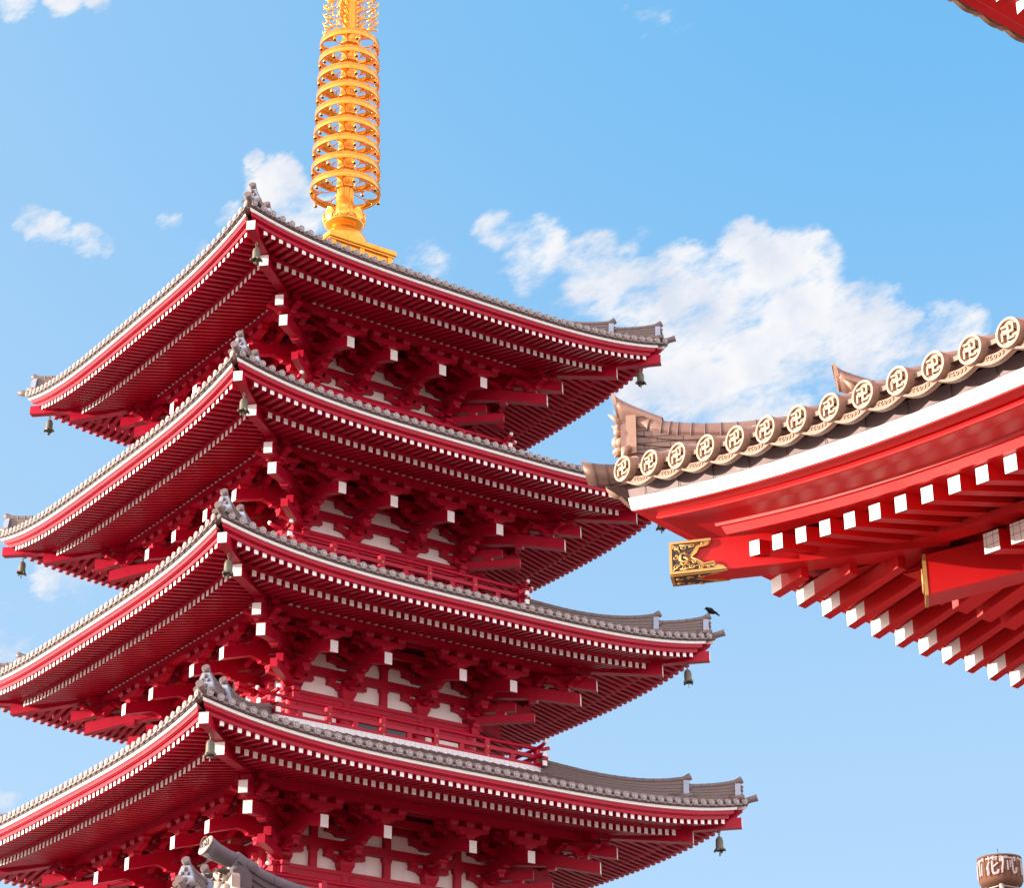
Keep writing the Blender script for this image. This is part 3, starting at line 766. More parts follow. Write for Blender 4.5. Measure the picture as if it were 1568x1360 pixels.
# water-flame plates
def flame():
    fb = MB(GOLD)
    random.seed(3)
    def L(x, zz): return (x, 0, zz)
    segs = []
    z0 = 36.95 + SZ
    fb.tube([L(.2, z0), L(.82, z0 - .12)], .026, 5)
    for j in range(9):
        zb = z0 - .05 + j * .30
        # scroll
        cx = .42 + .06 * (j % 2); pts = []
        for q in range(15):
            a = q / 14 * 5.2 + j; rr = .05 + .085 * q / 14
            pts.append(L(cx + rr * math.cos(a), zb + .18 + rr * math.sin(a)))
        fb.tube(pts, .024, 5)
        pts = []
        for q in range(13):
            a = -q / 12 * 5.0 + j * 1.7; rr = .04 + .07 * q / 12
            pts.append(L(cx + .22 + rr * math.cos(a), zb + .05 + rr * math.sin(a)))
        fb.tube(pts, .022, 5)
        # flame tongues at outer edge
        fb.tube([L(.5, zb), L(.64, zb + .04), L(.76, zb + .1), L(.82, zb + .2), L(.83, zb + .29)], [.03, .034, .032, .022, .006], 5)
        fb.tube([L(.22, zb), L(.33, zb + .1), L(.4, zb + .24), L(.36, zb + .34)], [.022, .026, .022, .012], 5)
        fb.tube([L(.22, zb + .2), L(.3, zb + .15), L(.42, zb + .05)], .02, 5)
        fb.tube([L(.55, zb + .15), L(.65, zb + .22), L(.78, zb + .18)], .022, 5)
    return fb
fl = flame(); fm = fl.mesh('flame_plate')
for j in range(4): link('flame_plate', fm, spire, None, math.radians(38 + 90 * j))

# ---------------- wind bells (things)
def bell_parts():
    b = MB(BRONZE)
    prof = [(0, .17), (.045, .165), (.075, .13), (.085, .08), (.088, -.02), (.092, -.08), (.118, -.15), (.112, -.15), (.08, -.08), (0, -.06)]
    b.lathe(prof, (0, 0, 0), 20)
    for zz in (.06, .0): b.lathe([(.088, .008), (.095, 0), (.088, -.008)], (0, 0, zz), 20)
    for j in range(4):
        a = j * HALF + .785
        b.tube([(.10 * math.cos(a), .10 * math.sin(a), -.12), (.135 * math.cos(a), .135 * math.sin(a), -.17), (.15 * math.cos(a), .15 * math.sin(a), -.165)], [.03, .025, .008], 6)
    body = b.mesh('bell_body')
    h = MB(BRONZE)
    h.tube([(.03 * math.cos(i * math.pi / 6), 0, .20 + .035 * math.sin(i * math.pi / 6)) for i in range(12)], .01, 5, closed=True)
    h.tube([(0, .025 * math.cos(i * math.pi / 6), .27 + .04 * math.sin(i * math.pi / 6)) for i in range(12)], .009, 5, closed=True)
    h.tube([(0, 0, .30), (0, 0, .42)], .01, 5)
    hook = h.mesh('hook')
    c_ = MB(BRONZE); c_.tube([(0, 0, -.06), (0, 0, -.2)], .007, 5); c_.box((0, 0, -.235), (.03, .006, .04)); cl_ = c_.mesh('clapper')
    return body, hook, cl_
BB = bell_parts()
spots = [(0, -1, -1, 'near corner of the topmost pagoda roof'), (0, -1, 1, 'far left tip of the topmost pagoda roof'), (0, 1, -1, 'right tip of the topmost pagoda roof'),
         (1, -1, -1, 'near corner of the second pagoda roof from the top'), (1, -1, 1, 'left tip of the second pagoda roof from the top'), (1, 1, -1, 'right tip of the second pagoda roof from the top'),
         (2, -1, -1, 'near corner of the third pagoda roof from the top'), (2, 1, -1, 'third pagoda roof tip with the perched crow'),
         (3, -1, -1, 'near corner of the lowest fully visible pagoda roof'), (3, 1, -1, 'right tip of the lowest fully visible pagoda roof')]
for (k, sx, sy, txt) in spots:
    r = ROOFS[k]; q = r['w'] - .46
    t = empty('wind_bell', (sx * q, sy * q, r['z'] - .83))
    tag(t, 'bronze wind bell hanging under the ' + txt, 'bell', 'wind bells hanging from the pagoda eaves')
    for nm, me in zip(('bell_body', 'hook', 'clapper'), BB): link(nm, me, t)
    t.rotation_euler = (math.radians(random.uniform(-3, 3)), math.radians(random.uniform(-3, 3)), random.uniform(0, 1.5))

# ================================================================== TEMPLE GATE (right)
TX, TY, TZ = -15.135, -30.843, 7.918 + GZ
gate = empty('temple_gate', (0, 0, 0))
tag(gate, 'red temple gate with brown tiled curved eaves, white fascia and gilt corner fitting', 'temple')
HX, HY = 10.0, 6.0
class Eave:
    def __init__(s, cx, cy, zf, hx, hy, amp=.65, dep=4.0, slope=.42, k2=.03):
        s.x, s.y, s.zf, s.hx, s.hy, s.amp, s.dep, s.sl, s.k2 = cx, cy, zf, hx, hy, amp, dep, slope, k2
    def lift(s, d, i):     # d: distance along edge from nearest corner (at edge), i: inset
        g_ = max(0, min(1.02, 1 - i / 2.9))
        return s.amp * max(0, 1 - max(0, d) / 6.0) ** 2.1 * g_
    def pt(s, side, l, i, z, hlen=None):
        # side 0: A (outward -X), l measured from corner along -Y; side 1: rear (outward +Y), l along +X
        # side 2/3: opposite sides via point mirror
        L = 2 * s.hy if side % 2 == 0 else 2 * s.hx
        d = min(l, L - l) - 0.0
        zz = z + s.zf + s.lift(d - max(0, i) * 0.0, i)
        if side % 2 == 0: x, y = s.x + i, s.y - l
        else: x, y = s.x + l, s.y - i
        if side >= 2: x, y = 2 * (s.x + s.hx) - x, 2 * (s.y - s.hy) - y
        return (x, y, zz)
    def loop(s, mb, prof, mats=None):
        # walk A side from rear-left corner to front-left ... closed ring
        rg = []
        def stations(L):
            n = 30; return [L * (.5 - .5 * math.cos(math.pi * q / n)) for q in range(n)]
        order = [(1, True), (2, True), (3, True), (0, True)]
        for side in (0, 3, 2, 1):
            L = 2 * s.hy if side % 2 == 0 else 2 * s.hx
            ls = stations(L)
            if side in (1, 3): ls = [L - l for l in ls]
            for l in ls:
                row = []
                for (i, z) in prof:
                    # remap so that the inset line stays mitred
                    f = l / L; lm = i + (L - 2 * i) * f
                    p3 = s.pt(side, lm, i, 0)
                    d = min(l, L - l)
                    row.append((p3[0], p3[1], s.zf + z + s.lift(d, i)))
                rg.append(row)
        mb.rings(rg, closed_u=True, closed_v=True, mats=mats)
    def zs(s, i): t = i + .09; return .18 + s.sl * t + s.k2 * t * t
    def surface(s, mb, mat):
        for side in range(4):
            L = 2 * s.hy if side % 2 == 0 else 2 * s.hx
            rows = []
            for q in range(13):
                i = -.14 + (s.dep + .14) * q / 12
                row = []
                for j in range(31):
                    f = .5 - .5 * math.cos(math.pi * j / 30); l = L * f; lm = i + (L - 2 * i) * f
                    p3 = s.pt(side, lm, i, 0); row.append((p3[0], p3[1], s.zf + s.zs(i) + s.lift(min(l, L - l), i)))
                rows.append(row)
            mb.rings(rows, mat=mat, closed_v=False)
E1 = Eave(TX, TY, TZ - .658, HX, HY)
TPI = .376
def manji(mb, fn, mat):
    s_, t = .052, .017
    bars = [(0, 0, t / 2 + .002, s_ + t / 2), (0, 0, s_ + t / 2, t / 2 + .002), (-s_ / 2, s_, s_ / 2 + t / 2, t / 2), (s_ / 2, -s_, s_ / 2 + t / 2, t / 2), (s_, s_ / 2, t / 2, s_ / 2 + t / 2), (-s_, -s_ / 2, t / 2, s_ / 2 + t / 2)]
    for k_, (a, b, ha, hb_) in enumerate(bars):
        mb.extr([(a - ha, b - hb_), (a + ha, b - hb_), (a + ha, b + hb_), (a - ha, b + hb_)], fn, 0, .02 + .0015 * k_, mat)
def temple_roof(E, with_marks, nside=(0, 1), vis=13, name='lower_roof'):
    mb = MB(BROWN); E.surface(mb, BROWND)
    roof = mb.build(name, gate)
    st = MB(BROWN)
    for side in range(4):
        L = 2 * E.hy if side % 2 == 0 else 2 * E.hx
        n = int(L / TPI); off = (L - n * TPI) / 2 if side % 2 else .203
        for q in range(n + 1):
            l = off + q * TPI
            if l > L - .1: break
            dd_ = min(l, L - l); imax = min(E.dep, dd_ + .02)
            nn = 10 if imax > 1.5 else 4
            pts = []
            for j in range(nn + 1):
                i = -.165 + (imax + .165) * j / nn
                pts.append(E.pt(side, l, i, E.zs(i) + .096))
            st.tube(pts, .112, 12, BROWN)
            for j in range(1, nn):       # joints between barrel tiles
                pA = Vector(pts[j]); dv = (Vector(pts[min(j+1, nn)]) - Vector(pts[j-1])).normalized() * .008
                st.tube([pA - dv, pA + dv], .116, 12, BROWN)
            tgt = st
            own = side == 0 and q < vis
            if own: tgt = MB(CREAM)
            base = E.pt(side, l, 0, 0)[2]
            def fl_(a, b, t):
                p3 = E.pt(side, l, -.20 - t, E.zs(-.165) + .10)
                if side == 0: return (p3[0], p3[1] - a, p3[2] + b)
                if side == 1: return (p3[0] + a, p3[1], p3[2] + b)
                if side == 2: return (p3[0], p3[1] + a, p3[2] + b)
                return (p3[0] - a, p3[1], p3[2] + b)
            ang = [2 * math.pi * v / 28 for v in range(28)]
            tgt.extr([(.120 * math.cos(a), .120 * math.sin(a)) for a in ang], fl_, -.05, .0, CREAM)
            # raised rim
            rim = [[fl_(rr * math.cos(a), rr * math.sin(a), t) for (rr, t) in ((.120, 0), (.117, .022), (.098, .022), (.094, .002))] for a in ang]
            tgt.rings(rim, mat=CREAM, closed_u=True, closed_v=False, smooth=False)
            if with_marks and side == 0: manji(tgt, fl_, CREAM)
            if own:
                o = tgt.build('end_tile', roof)
            # crescent eave tile between this and the next barrel
            if l + TPI < L - .05:
                def cr(a, b, t):
                    ll = l + TPI * a; p3 = E.pt(side, ll, -.135 - t, .213 + b); return p3
                outl_t = [(v / 10, -.012 - .035 * math.sin(math.pi * v / 10)) for v in range(11)]
                outl_b = [(v / 10, -.07 - .045 * math.sin(math.pi * v / 10)) for v in range(11)]
                st.extr(outl_t + outl_b[::-1], cr, 0, .03, CREAM2)
                lipt = [(v / 10, -.068 - .045 * math.sin(math.pi * v / 10)) for v in range(11)]; lipb = [(v / 10, -.086 - .05 * math.sin(math.pi * v / 10)) for v in range(11)]
                st.extr(lipt + lipb[::-1], cr, .0, .05, CREAM2)
                st.extr([(.25, .075), (.80, .075), (.80, .035), (.25, .035)], cr, -.05, .02, CREAM2)
                if side == 0 and q < vis + 2:
                    for v in range(5):   # scroll relief
                        a0 = .3 + .1 * v; b0 = -.035 - .04 * math.sin(math.pi * a0)
                        pts = [cr(a0 + .032 * math.cos(u_), b0 + .014 * math.sin(u_), .034) for u_ in [(.8 * z_ + v) for z_ in range(7)]]
                        st.tube(pts, .0055, 4, CREAM)
                # scalloped board tips under the crescents
                def cr2(a, b, t): return E.pt(side, l + TPI * a, .03 - t, b)
                st.extr([(.28, .058), (.5, .058), (.52, .09), (.30, .075)] if False else [(.30, .062), (.62, .062), (.5, .066)], cr2, .035, .04, BROWND)
    st.build('barrel_tiling', roof)
    bd = MB(BROWND); E.loop(bd, [(-.005, .18), (.012, .058), (.2, .058), (.2, .18)]); 
    for q in range(40):
        l = .25 + q * .46
        if l < 2 * E.hy - .2:
            a_ = Vector(E.pt(0, l, -.004, .062)); b_ = Vector(E.pt(0, l, -.008, .175)); bd.tube([a_, b_], .004, 4, DARK)
    bd.build('dark_eave_board', roof)
    bd = MB(WHITE); E.loop(bd, [(0, .056), (.02, -.058), (.2, -.058), (.2, .056)], mats=[WHITE, REDG, REDG, REDG]); bd.build('white_fascia', roof)
    bd = MB(REDG); E.loop(bd, [(.03, -.058), (.03, -.066), (.3, -.066), (.3, -.058)]); E.loop(bd, [(.185, -.066), (.172, -.106), (.178, -.118), (.2, -.121), (.36, -.10), (.6, -.135), (.6, -.066)])
    E.loop(bd, [(.535, -.125), (.542, -.150), (.7, -.150), (.7, -.125)]); bd.build('red_eave_board', roof)
    bd = MB(REDG); E.loop(bd, [(.575, -.150), (.605, -.218), (.8, -.218), (.8, -.150)]); bd.build('rafter_board', roof)
    bd = MB(REDG); E.loop(bd, [(1.60, -.15), (1.61, -.21), (1.8, -.21), (1.8, -.15)]); bd.build('batten', roof)
    sf = MB(REDG)
    E.loop(sf, [(.67, -.19), (1.78, .10), (1.78, .14), (.67, -.15)]); E.loop(sf, [(1.64, -.2), (4.2, .56), (4.2, .6), (1.64, -.15)]); sf.build('soffit', roof)
    for side in (1, 3):          # boards laid on the rear rafters
        bs2 = MB(REDG); L = 2 * E.hx
        for (ia, za, ib, zb) in ((.655, -.385, 1.85, -.06), (1.66, -.33, 4.1, .42)):
            rows = []
            for q in range(31):
                f = .5 - .5 * math.cos(math.pi * q / 30)
                rows.append([E.pt(side, max(1.25, i_) + (L - 2 * max(1.25, i_)) * f, i_, z_) for (i_, z_) in ((ia, za), (ib, zb), (ib, zb + .03), (ia, za + .03))])
            bs2.rings(rows)
        rows = [[E.pt(side, 1.25 + (L - 2.5) * (.5 - .5 * math.cos(math.pi * q / 30)), i_, z_) for (i_, z_) in ((.64, -.20), (.652, -.385), (.70, -.385), (.70, -.20))] for q in range(31)]
        bs2.rings(rows); bs2.build('rear_soffit', roof)
    rest = MB(REDG)
    RS = .2945
    for side in range(4):
        L = 2 * E.hy if side % 2 == 0 else 2 * E.hx
        n = int((L - 1.8) / RS)
        for row in (1, 2):
            for q in range(n + 1):
                l = ((1.0955 if side % 2 else .90) if row == 1 or side % 2 else 2.65 - 3 * RS) + q * RS
                dd_ = min(l, L - l)
                if row == 1: i0, z0, i1, wd, ht = .66, (-.275 if side % 2 == 0 else -.455), min(1.8, dd_ - .05), (.125 if side % 2 == 0 else .09), .135; z1 = z0 + .27 * (i1 - i0)
                else: i0, z0, i1, wd, ht = 1.7, (-.29 if side % 2 == 0 else -.42), min(4.1, dd_ - .08), .17, .18; z1 = z0 + .3 * (i1 - i0)
                if i1 - i0 < .12 or (row == 2 and side % 2 == 0 and dd_ < 2.55): continue
                own = (side in (0, 1)) and l < (4.9 if side == 0 else 5.6) and name == 'lower_roof'
                tgt = MB(REDG) if own else rest
                nseg = 3; segs = [i0 + (i1 - i0) * v / nseg for v in range(nseg + 1)]
                if side == 1 and row == 1 and segs[1] > i0 + .26: segs = [i0, i0 + .23] + segs[1:]
                cc = WHITE if row == 1 else CAPGRID
                for v in range(len(segs) - 1):
                    ia, ib = segs[v], segs[v + 1]
                    za, zb = z0 + (z1 - z0) * (ia - i0) / (i1 - i0), z0 + (z1 - z0) * (ib - i0) / (i1 - i0)
                    def ring(i, z): return [E.pt(side, l - wd/2, i, z - ht/2), E.pt(side, l + wd/2, i, z - ht/2), E.pt(side, l + wd/2, i, z + ht/2), E.pt(side, l - wd/2, i, z + ht/2)]
                    ra_, rb_ = ring(ia, za), ring(ib, zb)
                    wrap = WHITE if (side == 1 and row == 1 and v == 0) else None
                    fs = ra_ + rb_
                    o0 = len(tgt.f); tgt.hexa(fs, REDG, cc if v == 0 else None)
                    if wrap: tgt.m[o0 + 5] = WHITE; tgt.m[o0 + 3] = WHITE
                if own: tgt.build('rafter', roof)
    ro_ = rest.build('rafters', roof); ro_['kind'] = 'stuff'
    return roof
lower = temple_roof(E1, True)
E2 = Eave(TX + .3, TY - 1.5, TZ + 5.62 + .18, 9.7, 4.5)
upper = temple_roof(E2, False, name='upper_roof', vis=0)
# upper roof crown, walls, pillars
bw = MB(REDG)
x0, x1, y0, y1 = TX + 4, TX + 2 * HX - 4, TY - 2 * HY + 4, TY - 4
bw.box(((x0 + x1) / 2, (y0 + y1) / 2, (TZ + 6) / 2), ((x1 - x0) / 2, (y1 - y0) / 2, (TZ + 6) / 2)); bw.build('wall', gate)
cp = MB(BROWN)
ex0, ey0 = E2.x, E2.y
zt = E2.zf + E2.zs(4.0)
cp.rings([[(ex0 + 4, ey0 - 4, zt), (ex0 + 15.4, ey0 - 4, zt), (ex0 + 15.4, ey0 - 5, zt), (ex0 + 4, ey0 - 5, zt)], [(ex0 + 4.3, ey0 - 4.45, zt + .5), (ex0 + 15, ey0 - 4.45, zt + .5), (ex0 + 15, ey0 - 4.55, zt + .5), (ex0 + 4.3, ey0 - 4.55, zt + .5)]]); cp.build('roof_crown', upper)
pm = MB(REDG); pm.lathe([(.3, 0), (.3, TZ - .2)], (0, 0, 0), 24); pme = pm.mesh('pillar')
for q in range(4): link('pillar', pme, gate, (x0 - .2, y1 - q * (y1 - y0) / 3, 0))
pb = MB(REDG); pb.beam((x0 - 1.9, TY - 2.6 + .0, TZ - .55), (x0 - 1.9, TY - 9.5, TZ - .55), .28, .3); pb.beam((TX + 2.1, TY - 2.1, TZ - .52), (TX + 18, TY - 2.1, TZ - .52), .28, .3); pb.build('purlin', gate)
# hip rafters at the visible corner
def dq(a, z): return (TX + a, TY - a, TZ + z)
hp = MB(REDG); hp.beam(dq(.255, -.613), dq(1.95, -.50), .25, .30, cap=None); hip = hp.build('hip_rafter', gate)
hp = MB(REDG); hp.beam(dq(1.80, -.92), dq(4.2, -.25), .30, .36); hip2 = hp.build('hip_rafter', gate)
# gilt fitting on the flying hip tip: side plate and underside plate
s2 = math.sqrt(.5)
def side_fn(a, b, t):   # a: along the beam inward (m), b: height from beam bottom, t: outwards from the near side face
    zb = TZ - .613 - .15 + a * .07 * 0.7
    q = .255 + a * s2
    return (TX + q - (.125 + t) * s2, TY - q - (.125 + t) * s2, zb + b)
ft = MB(GOLDD)
outl = [(0, 0), (.50, 0), (.46, .04), (.40, .06), (.385, .085), (.30, .07), (.25, .11), (.19, .14), (.24, .18), (.26, .23), (.33, .24), (.37, .275), (.365, .30), (0, .30)]
ft.extr(outl, side_fn, .001, .01, GOLDD)
inn = [(.025, .025), (.40, .025), (.36, .045), (.30, .045), (.24, .085), (.17, .11), (.16, .15), (.2, .195), (.235, .25), (.30, .26), (.30, .275), (.025, .275)]
ft.extr(inn, side_fn, .0105, .013, DARK)
def gt(pts, r=.007): ft.tube([side_fn(a, b, .018) for a, b in pts], r, 5, GOLDD)
gt([(.19, .14), (.13, .19), (.1, .17), (.1, .12), (.13, .1), (.17, .12), (.14, .14)], .012)
gt([(.19, .14), (.15, .09), (.12, .07), (.1, .1)], .01)
ft.extr([(.0, 0), (.5, 0), (.46, .022), (.024, .022), (.024, .278), (.37, .278), (.365, .3), (0, .3)], side_fn, .0105, .022, GOLDD)
gt([(.40, .05), (.385, .082), (.30, .068), (.25, .108), (.188, .14), (.238, .18), (.26, .228), (.335, .24), (.36, .275)], .011)
gt([(.19, .14), (.15, .175), (.115, .18), (.09, .16), (.09, .125), (.115, .105), (.15, .11), (.165, .135), (.145, .15), (.125, .14)], .010)
def spiral(cx_, cz_, r0, s_, a0, turns=1.25):
    n_ = 12
    gt([(cx_ + r0 * (1 - .75 * v / n_) * math.cos(a0 + s_ * turns * 6.283 * v / n_), cz_ + .85 * r0 * (1 - .75 * v / n_) * math.sin(a0 + s_ * turns * 6.283 * v / n_)) for v in range(n_ + 1)], .0055)
for (cx_, cz_, r0, s_, a0) in ((.06, .06, .03, 1, 0), (.055, .15, .028, -1, 1.5), (.06, .235, .03, -1, 3), (.13, .05, .028, -1, 0), (.20, .055, .03, 1, 2), (.275, .045, .022, -1, 0), (.345, .04, .016, 1, 1), (.13, .24, .028, 1, 2), (.2, .245, .026, -1, 4), (.29, .258, .012, 1, 1), (.16, .085, .018, 1, 3), (.215, .095, .018, -1, 1)):
    spiral(cx_, cz_, r0, s_, a0)
gt([(.03, .03), (.09, .075), (.1, .1)], .006); gt([(.03, .27), (.085, .215), (.1, .185)], .006); gt([(.09, .04), (.17, .04), (.25, .06), (.33, .035)], .006); gt([(.09, .26), (.17, .255), (.26, .262)], .006)
def bot_fn(a, b, t):
    zb = TZ - .613 - .15 + a * .07 * .7; q = .255 + a * s2
    return (TX + q + b * s2, TY - q + b * s2, zb - t)
ft.extr([(0, -.125), (.50, -.125), (.40, -.07), (.3, -.05), (.24, 0), (.3, .05), (.4, .07), (.5, .125), (0, .125)], bot_fn, .001, .01, GOLDD)
ft.extr([(.03, -.1), (.36, -.1), (.28, -.05), (.2, 0), (.28, .05), (.36, .1), (.03, .1)], bot_fn, .0105, .013, DARK)
for (cx_, cz_, s_) in ((.07, -.06, 1), (.07, .05, -1), (.16, -.06, -1), (.16, .06, 1), (.26, -.08, 1), (.26, .08, 1)):
    ft.tube([bot_fn(cx_ + .035 * (1 - v / 9) * math.cos(s_ * v * .75), cz_ + .03 * (1 - v / 9) * math.sin(s_ * v * .75), .017) for v in range(8)], .008, 5, GOLDD)
ft.build('gilt_fitting', hip)
ep = MB(GOLDD)
def end_fn(a, b, t):
    q = 1.80
    return (TX + q - t * s2 + a * s2, TY - q + t * s2 + a * s2, TZ - .92 + b)
ep.extr([(-.155, -.185), (.155, -.185), (.155, .185), (-.155, .185)], end_fn, .001, .03, GOLDD)
ep.extr([(-.11, -.14), (.11, -.14), (.11, .14), (-.11, .14)], end_fn, .031, .034, DARK)
for rr in (.05, .085): ep.tube([end_fn(rr * math.cos(v * .45), rr * 1.2 * math.sin(v * .45), .036) for v in range(14)], .01, 5, GOLDD, closed=True)
ep.build('gilt_fitting', hip2)
# tail rafters on the sunlit side, ends gridded
for q in range(2):
    pass
# hip ridges: lower short ridge and upper ridge, both with upturned ends
def ridge(end_q, in_q, tip_a, prof_top, base_h, name, w_=.15):
    rd = MB(BROWN); rg = []
    n = len(prof_top)
    for (a, zt_) in prof_top:
        zb = E1.zf - TZ + E1.zs(max(0, a)) + E1.lift(max(a, 0), max(a, 0)) - .05
        zb = min(zb, zt_ - .2)
        pr = []
        lay = 6
        for j in range(lay + 1):
            zz = zb + (zt_ - .09 - zb) * j / lay; wd = w_ - .005 * j
            pr.append((wd, zz))
            if j < lay: pr.append((wd - .02, zz + (zt_ - .09 - zb) / lay * .1)); pr.append((wd - .02, zz + (zt_ - .09 - zb) / lay * .92))
        pr = pr + [(-x_, y_) for x_, y_ in pr[::-1]]
        rg.append([(TX + a + x_ * s2, TY - a + x_ * s2, TZ + y_) for x_, y_ in pr])
    rd.rings(rg, mat=BRICKR); nv = len(rg[0])
    rd.f.append(list(range(len(rd.v) - nv * n, len(rd.v) - nv * n + nv))); rd.m.append(BROWN); rd.sm.append(False)
    # cap row with seams
    cap = [(TX + a, TY - a, TZ + zt_ - .05) for a, zt_ in prof_top]
    rd.tube(cap, .13, 12, BROWN, rz=.75)
    for j in range(len(cap) - 1):
        for v in (0, .5):
            pc = Vector(cap[j]).lerp(Vector(cap[j + 1]), v); dv = (Vector(cap[j + 1]) - Vector(cap[j])).normalized() * .008
            rd.tube([pc - dv, pc + dv], .136, 12, BROWND, rz=.75)
    o = rd.build(name, lower)
    return o, cap
tip = ridge(0, 0, 0, [(.07, .79), (.233, .72), (.338, .69), (.509, .66), (.711, .65), (.95, .66), (1.2, .70), (1.5, .78)], .3, 'hip_ridge')
def horn_mesh(sts):
    hm = MB(BROWN); rg = []
    for (a, zt_, zb, sh) in sts:
        zc_ = (zt_ + zb) / 2; hr_ = (zt_ - zb) / 2
        rg.append([(TX + a - sh * math.sin(u_) + .125 * math.cos(u_) * s2, TY - a + sh * math.sin(u_) + .125 * math.cos(u_) * s2, TZ + zc_ + hr_ * math.sin(u_)) for u_ in [v * math.pi / 10 for v in range(20)]])
    hm.rings(rg, smooth=True)
    hm.f.append(list(range(20))); hm.m.append(CREAM); hm.sm.append(False)
    rim = [[tuple(Vector(p_) + (Vector(p_) - Vector(rg[0][10]).lerp(Vector(rg[0][0]), .5)) * f_ + Vector((-s2, s2, 0)) * o_) for (f_, o_) in ((0, .012), (.04, .012), (.04, -.02), (0, -.02))] for p_ in rg[0]]
    hm.rings(rim, mat=CREAM, closed_u=True)
    for a_, b_ in zip(rg[1:-1], rg[1:-1]):
        pass
    return hm
nz_ = horn_mesh([(-.063, 1.082, .843, .018), (-.02, 1.02, .815, .012), (.03, .965, .79, .008), (.08, .92, .77, .004), (.15, .862, .73, 0), (.24, .80, .66, 0)])
nz_.build('ridge_horn', lower)
def oface(q0, zb, zt_, hw, name, ornate=True):
    ob = MB(CREAM)
    def F(a, b, t): return (TX + q0 - t * s2 + a * s2, TY - q0 + t * s2 + a * s2, TZ + b)
    ob.extr([(-hw, zb), (hw, zb), (hw * .93, zt_), (-hw * .93, zt_)], F, -.02, .07, CREAM)
    if ornate:
        H = zt_ - zb
        # demon mask relief: brow, eyes, nose, jaw, horns
        ob.extr([(-hw * .9, zb + .04), (hw * .9, zb + .04), (hw, zb + H * .55), (hw * .75, zb + H * .95), (-hw * .75, zb + H * .95), (-hw, zb + H * .55)], F, .07, .12, BROWN)
        def ball(a, b, t, rr, sz=1.0):
            ob.lathe([(rr * math.sin(u_ * .314), rr * sz * math.cos(u_ * .314)) for u_ in range(11)], F(a, b, t), 10, CREAM)
        ball(0, zb + H * .48, .17, .05, 1.2); ball(-.07, zb + H * .66, .15, .042); ball(.07, zb + H * .66, .15, .042)
        ball(0, zb + H * .22, .14, .075, .6); ball(-.08, zb + H * .38, .13, .045); ball(.08, zb + H * .38, .13, .045)
        ob.tube([F(-.12, zb + H * .74, .13), F(-.06, zb + H * .80, .17), F(0, zb + H * .72, .17), F(.06, zb + H * .8, .17), F(.12, zb + H * .74, .13)], .026, 6, CREAM)
        for sg in (-1, 1):
            ob.tube([F(sg * .1, zb + H * .82, .12), F(sg * .13, zb + H * .95, .17), F(sg * .12, zb + H * 1.08, .23)], [.035, .026, .006], 6, CREAM)
            ob.tube([F(sg * .05, zb + H * .15, .14), F(sg * .06, zb + H * .02, .19)], [.02, .006], 5, CREAM)
            ob.tube([F(sg * hw, zb + H * .1, .05), F(sg * (hw + .05), zb + H * .05, .08), F(sg * (hw + .03), zb - .06, .09), F(sg * (hw - .03), zb - .03, .09)], [.04, .035, .03, .012], 6, CREAM)
    return ob.build(name, lower)
oface(.06, .42, .80, .15, 'ogre_tile')
# corner tile pointing outwards
cq = MB(BROWN); rg = []
for (a, zt_, zb, sh) in [(-.272, .44, .215, .02), (-.2, .405, .19, .015), (-.12, .385, .18, .01), (-.03, .375, .17, 0), (.1, .375, .17, 0)]:
    rg.append([(TX + a - sh * math.sin(u_) + .11 * math.cos(u_) * s2, TY - a + sh * math.sin(u_) + .11 * math.cos(u_) * s2, TZ + (zt_ + zb) / 2 + (zt_ - zb) / 2 * math.sin(u_)) for u_ in [v * math.pi / 10 for v in range(20)]])
cq.rings(rg, smooth=True); cq.f.append(list(range(20))); cq.m.append(CREAM); cq.sm.append(False)
for v in (1, 2, 3):
    cq.rings([[tuple(Vector(p_) + (Vector(p_) - Vector(rg[v][10]).lerp(Vector(rg[v][0]), .5)) * .03 + Vector((s2, -s2, 0)) * o_) for p_ in rg[v]] for o_ in (-.006, .006)], mat=BROWND); cq.build('corner_tile', lower)
# upper stage of the hip ridge
rid2 = ridge(0, 0, 0, [(1.55, .95), (1.75, .93), (2.0, .97), (2.5, 1.15), (3.0, 1.4), (3.6, 1.75), (4.0, 2.0)], .3, 'hip_ridge')
nz_ = horn_mesh([(1.348, 1.20, .95, .016), (1.40, 1.13, .92, .012), (1.46, 1.08, .90, .008), (1.53, 1.03, .87, .004), (1.62, .98, .80, 0)])
nz_.build('ridge_horn', lower)
oface(1.55, .52, .96, .15, 'ogre_tile')

# ================================================================== LOW HALL with ogre ridge end (bottom left)
HXo, HYo, HZ = -14.2533, -21.465, 6.9548 + GZ
hall = empty('hall', (HXo, HYo, 0))
tag(hall, 'low grey-tiled hall whose ridge ends in a carved ogre tile before the pagoda', 'building')
hz = HZ - .13
hb_ = MB(GREYT)
prof_r = [(0.35, .08), (.5, .0), (.7, -.09), (.9, -.15), (1.2, -.21), (1.6, -.25), (2.2, -.28), (3, -.30), (5, -.31), (9, -.31)]
rg = []
for (x, dz) in prof_r:
    pr = []
    for j in range(7):
        zz = -.62 + (.54) * j / 6; wd = .17 - .006 * j
        pr += [(wd, zz)] + ([(wd - .025, zz + .012), (wd - .025, zz + .082)] if j < 6 else [])
    pr = pr + [(-a, b) for a, b in pr[::-1]]
    rg.append([(x, a, hz + dz + b) for a, b in pr])
hb_.rings(rg)
cap = [(x, 0, hz + dz - .04) for x, dz in prof_r]
hb_.tube(cap, .12, 12, GREYT)
for q in range(22):
    x = .5 + q * .38
    dz = next(prof_r[i][1] + (prof_r[i+1][1] - prof_r[i][1]) * (x - prof_r[i][0]) / (prof_r[i+1][0] - prof_r[i][0]) for i in range(len(prof_r) - 1) if prof_r[i+1][0] >= x)
    hb_.tube([(x - .012, 0, hz + dz - .04), (x + .012, 0, hz + dz - .04)], .127, 12, GREYT)
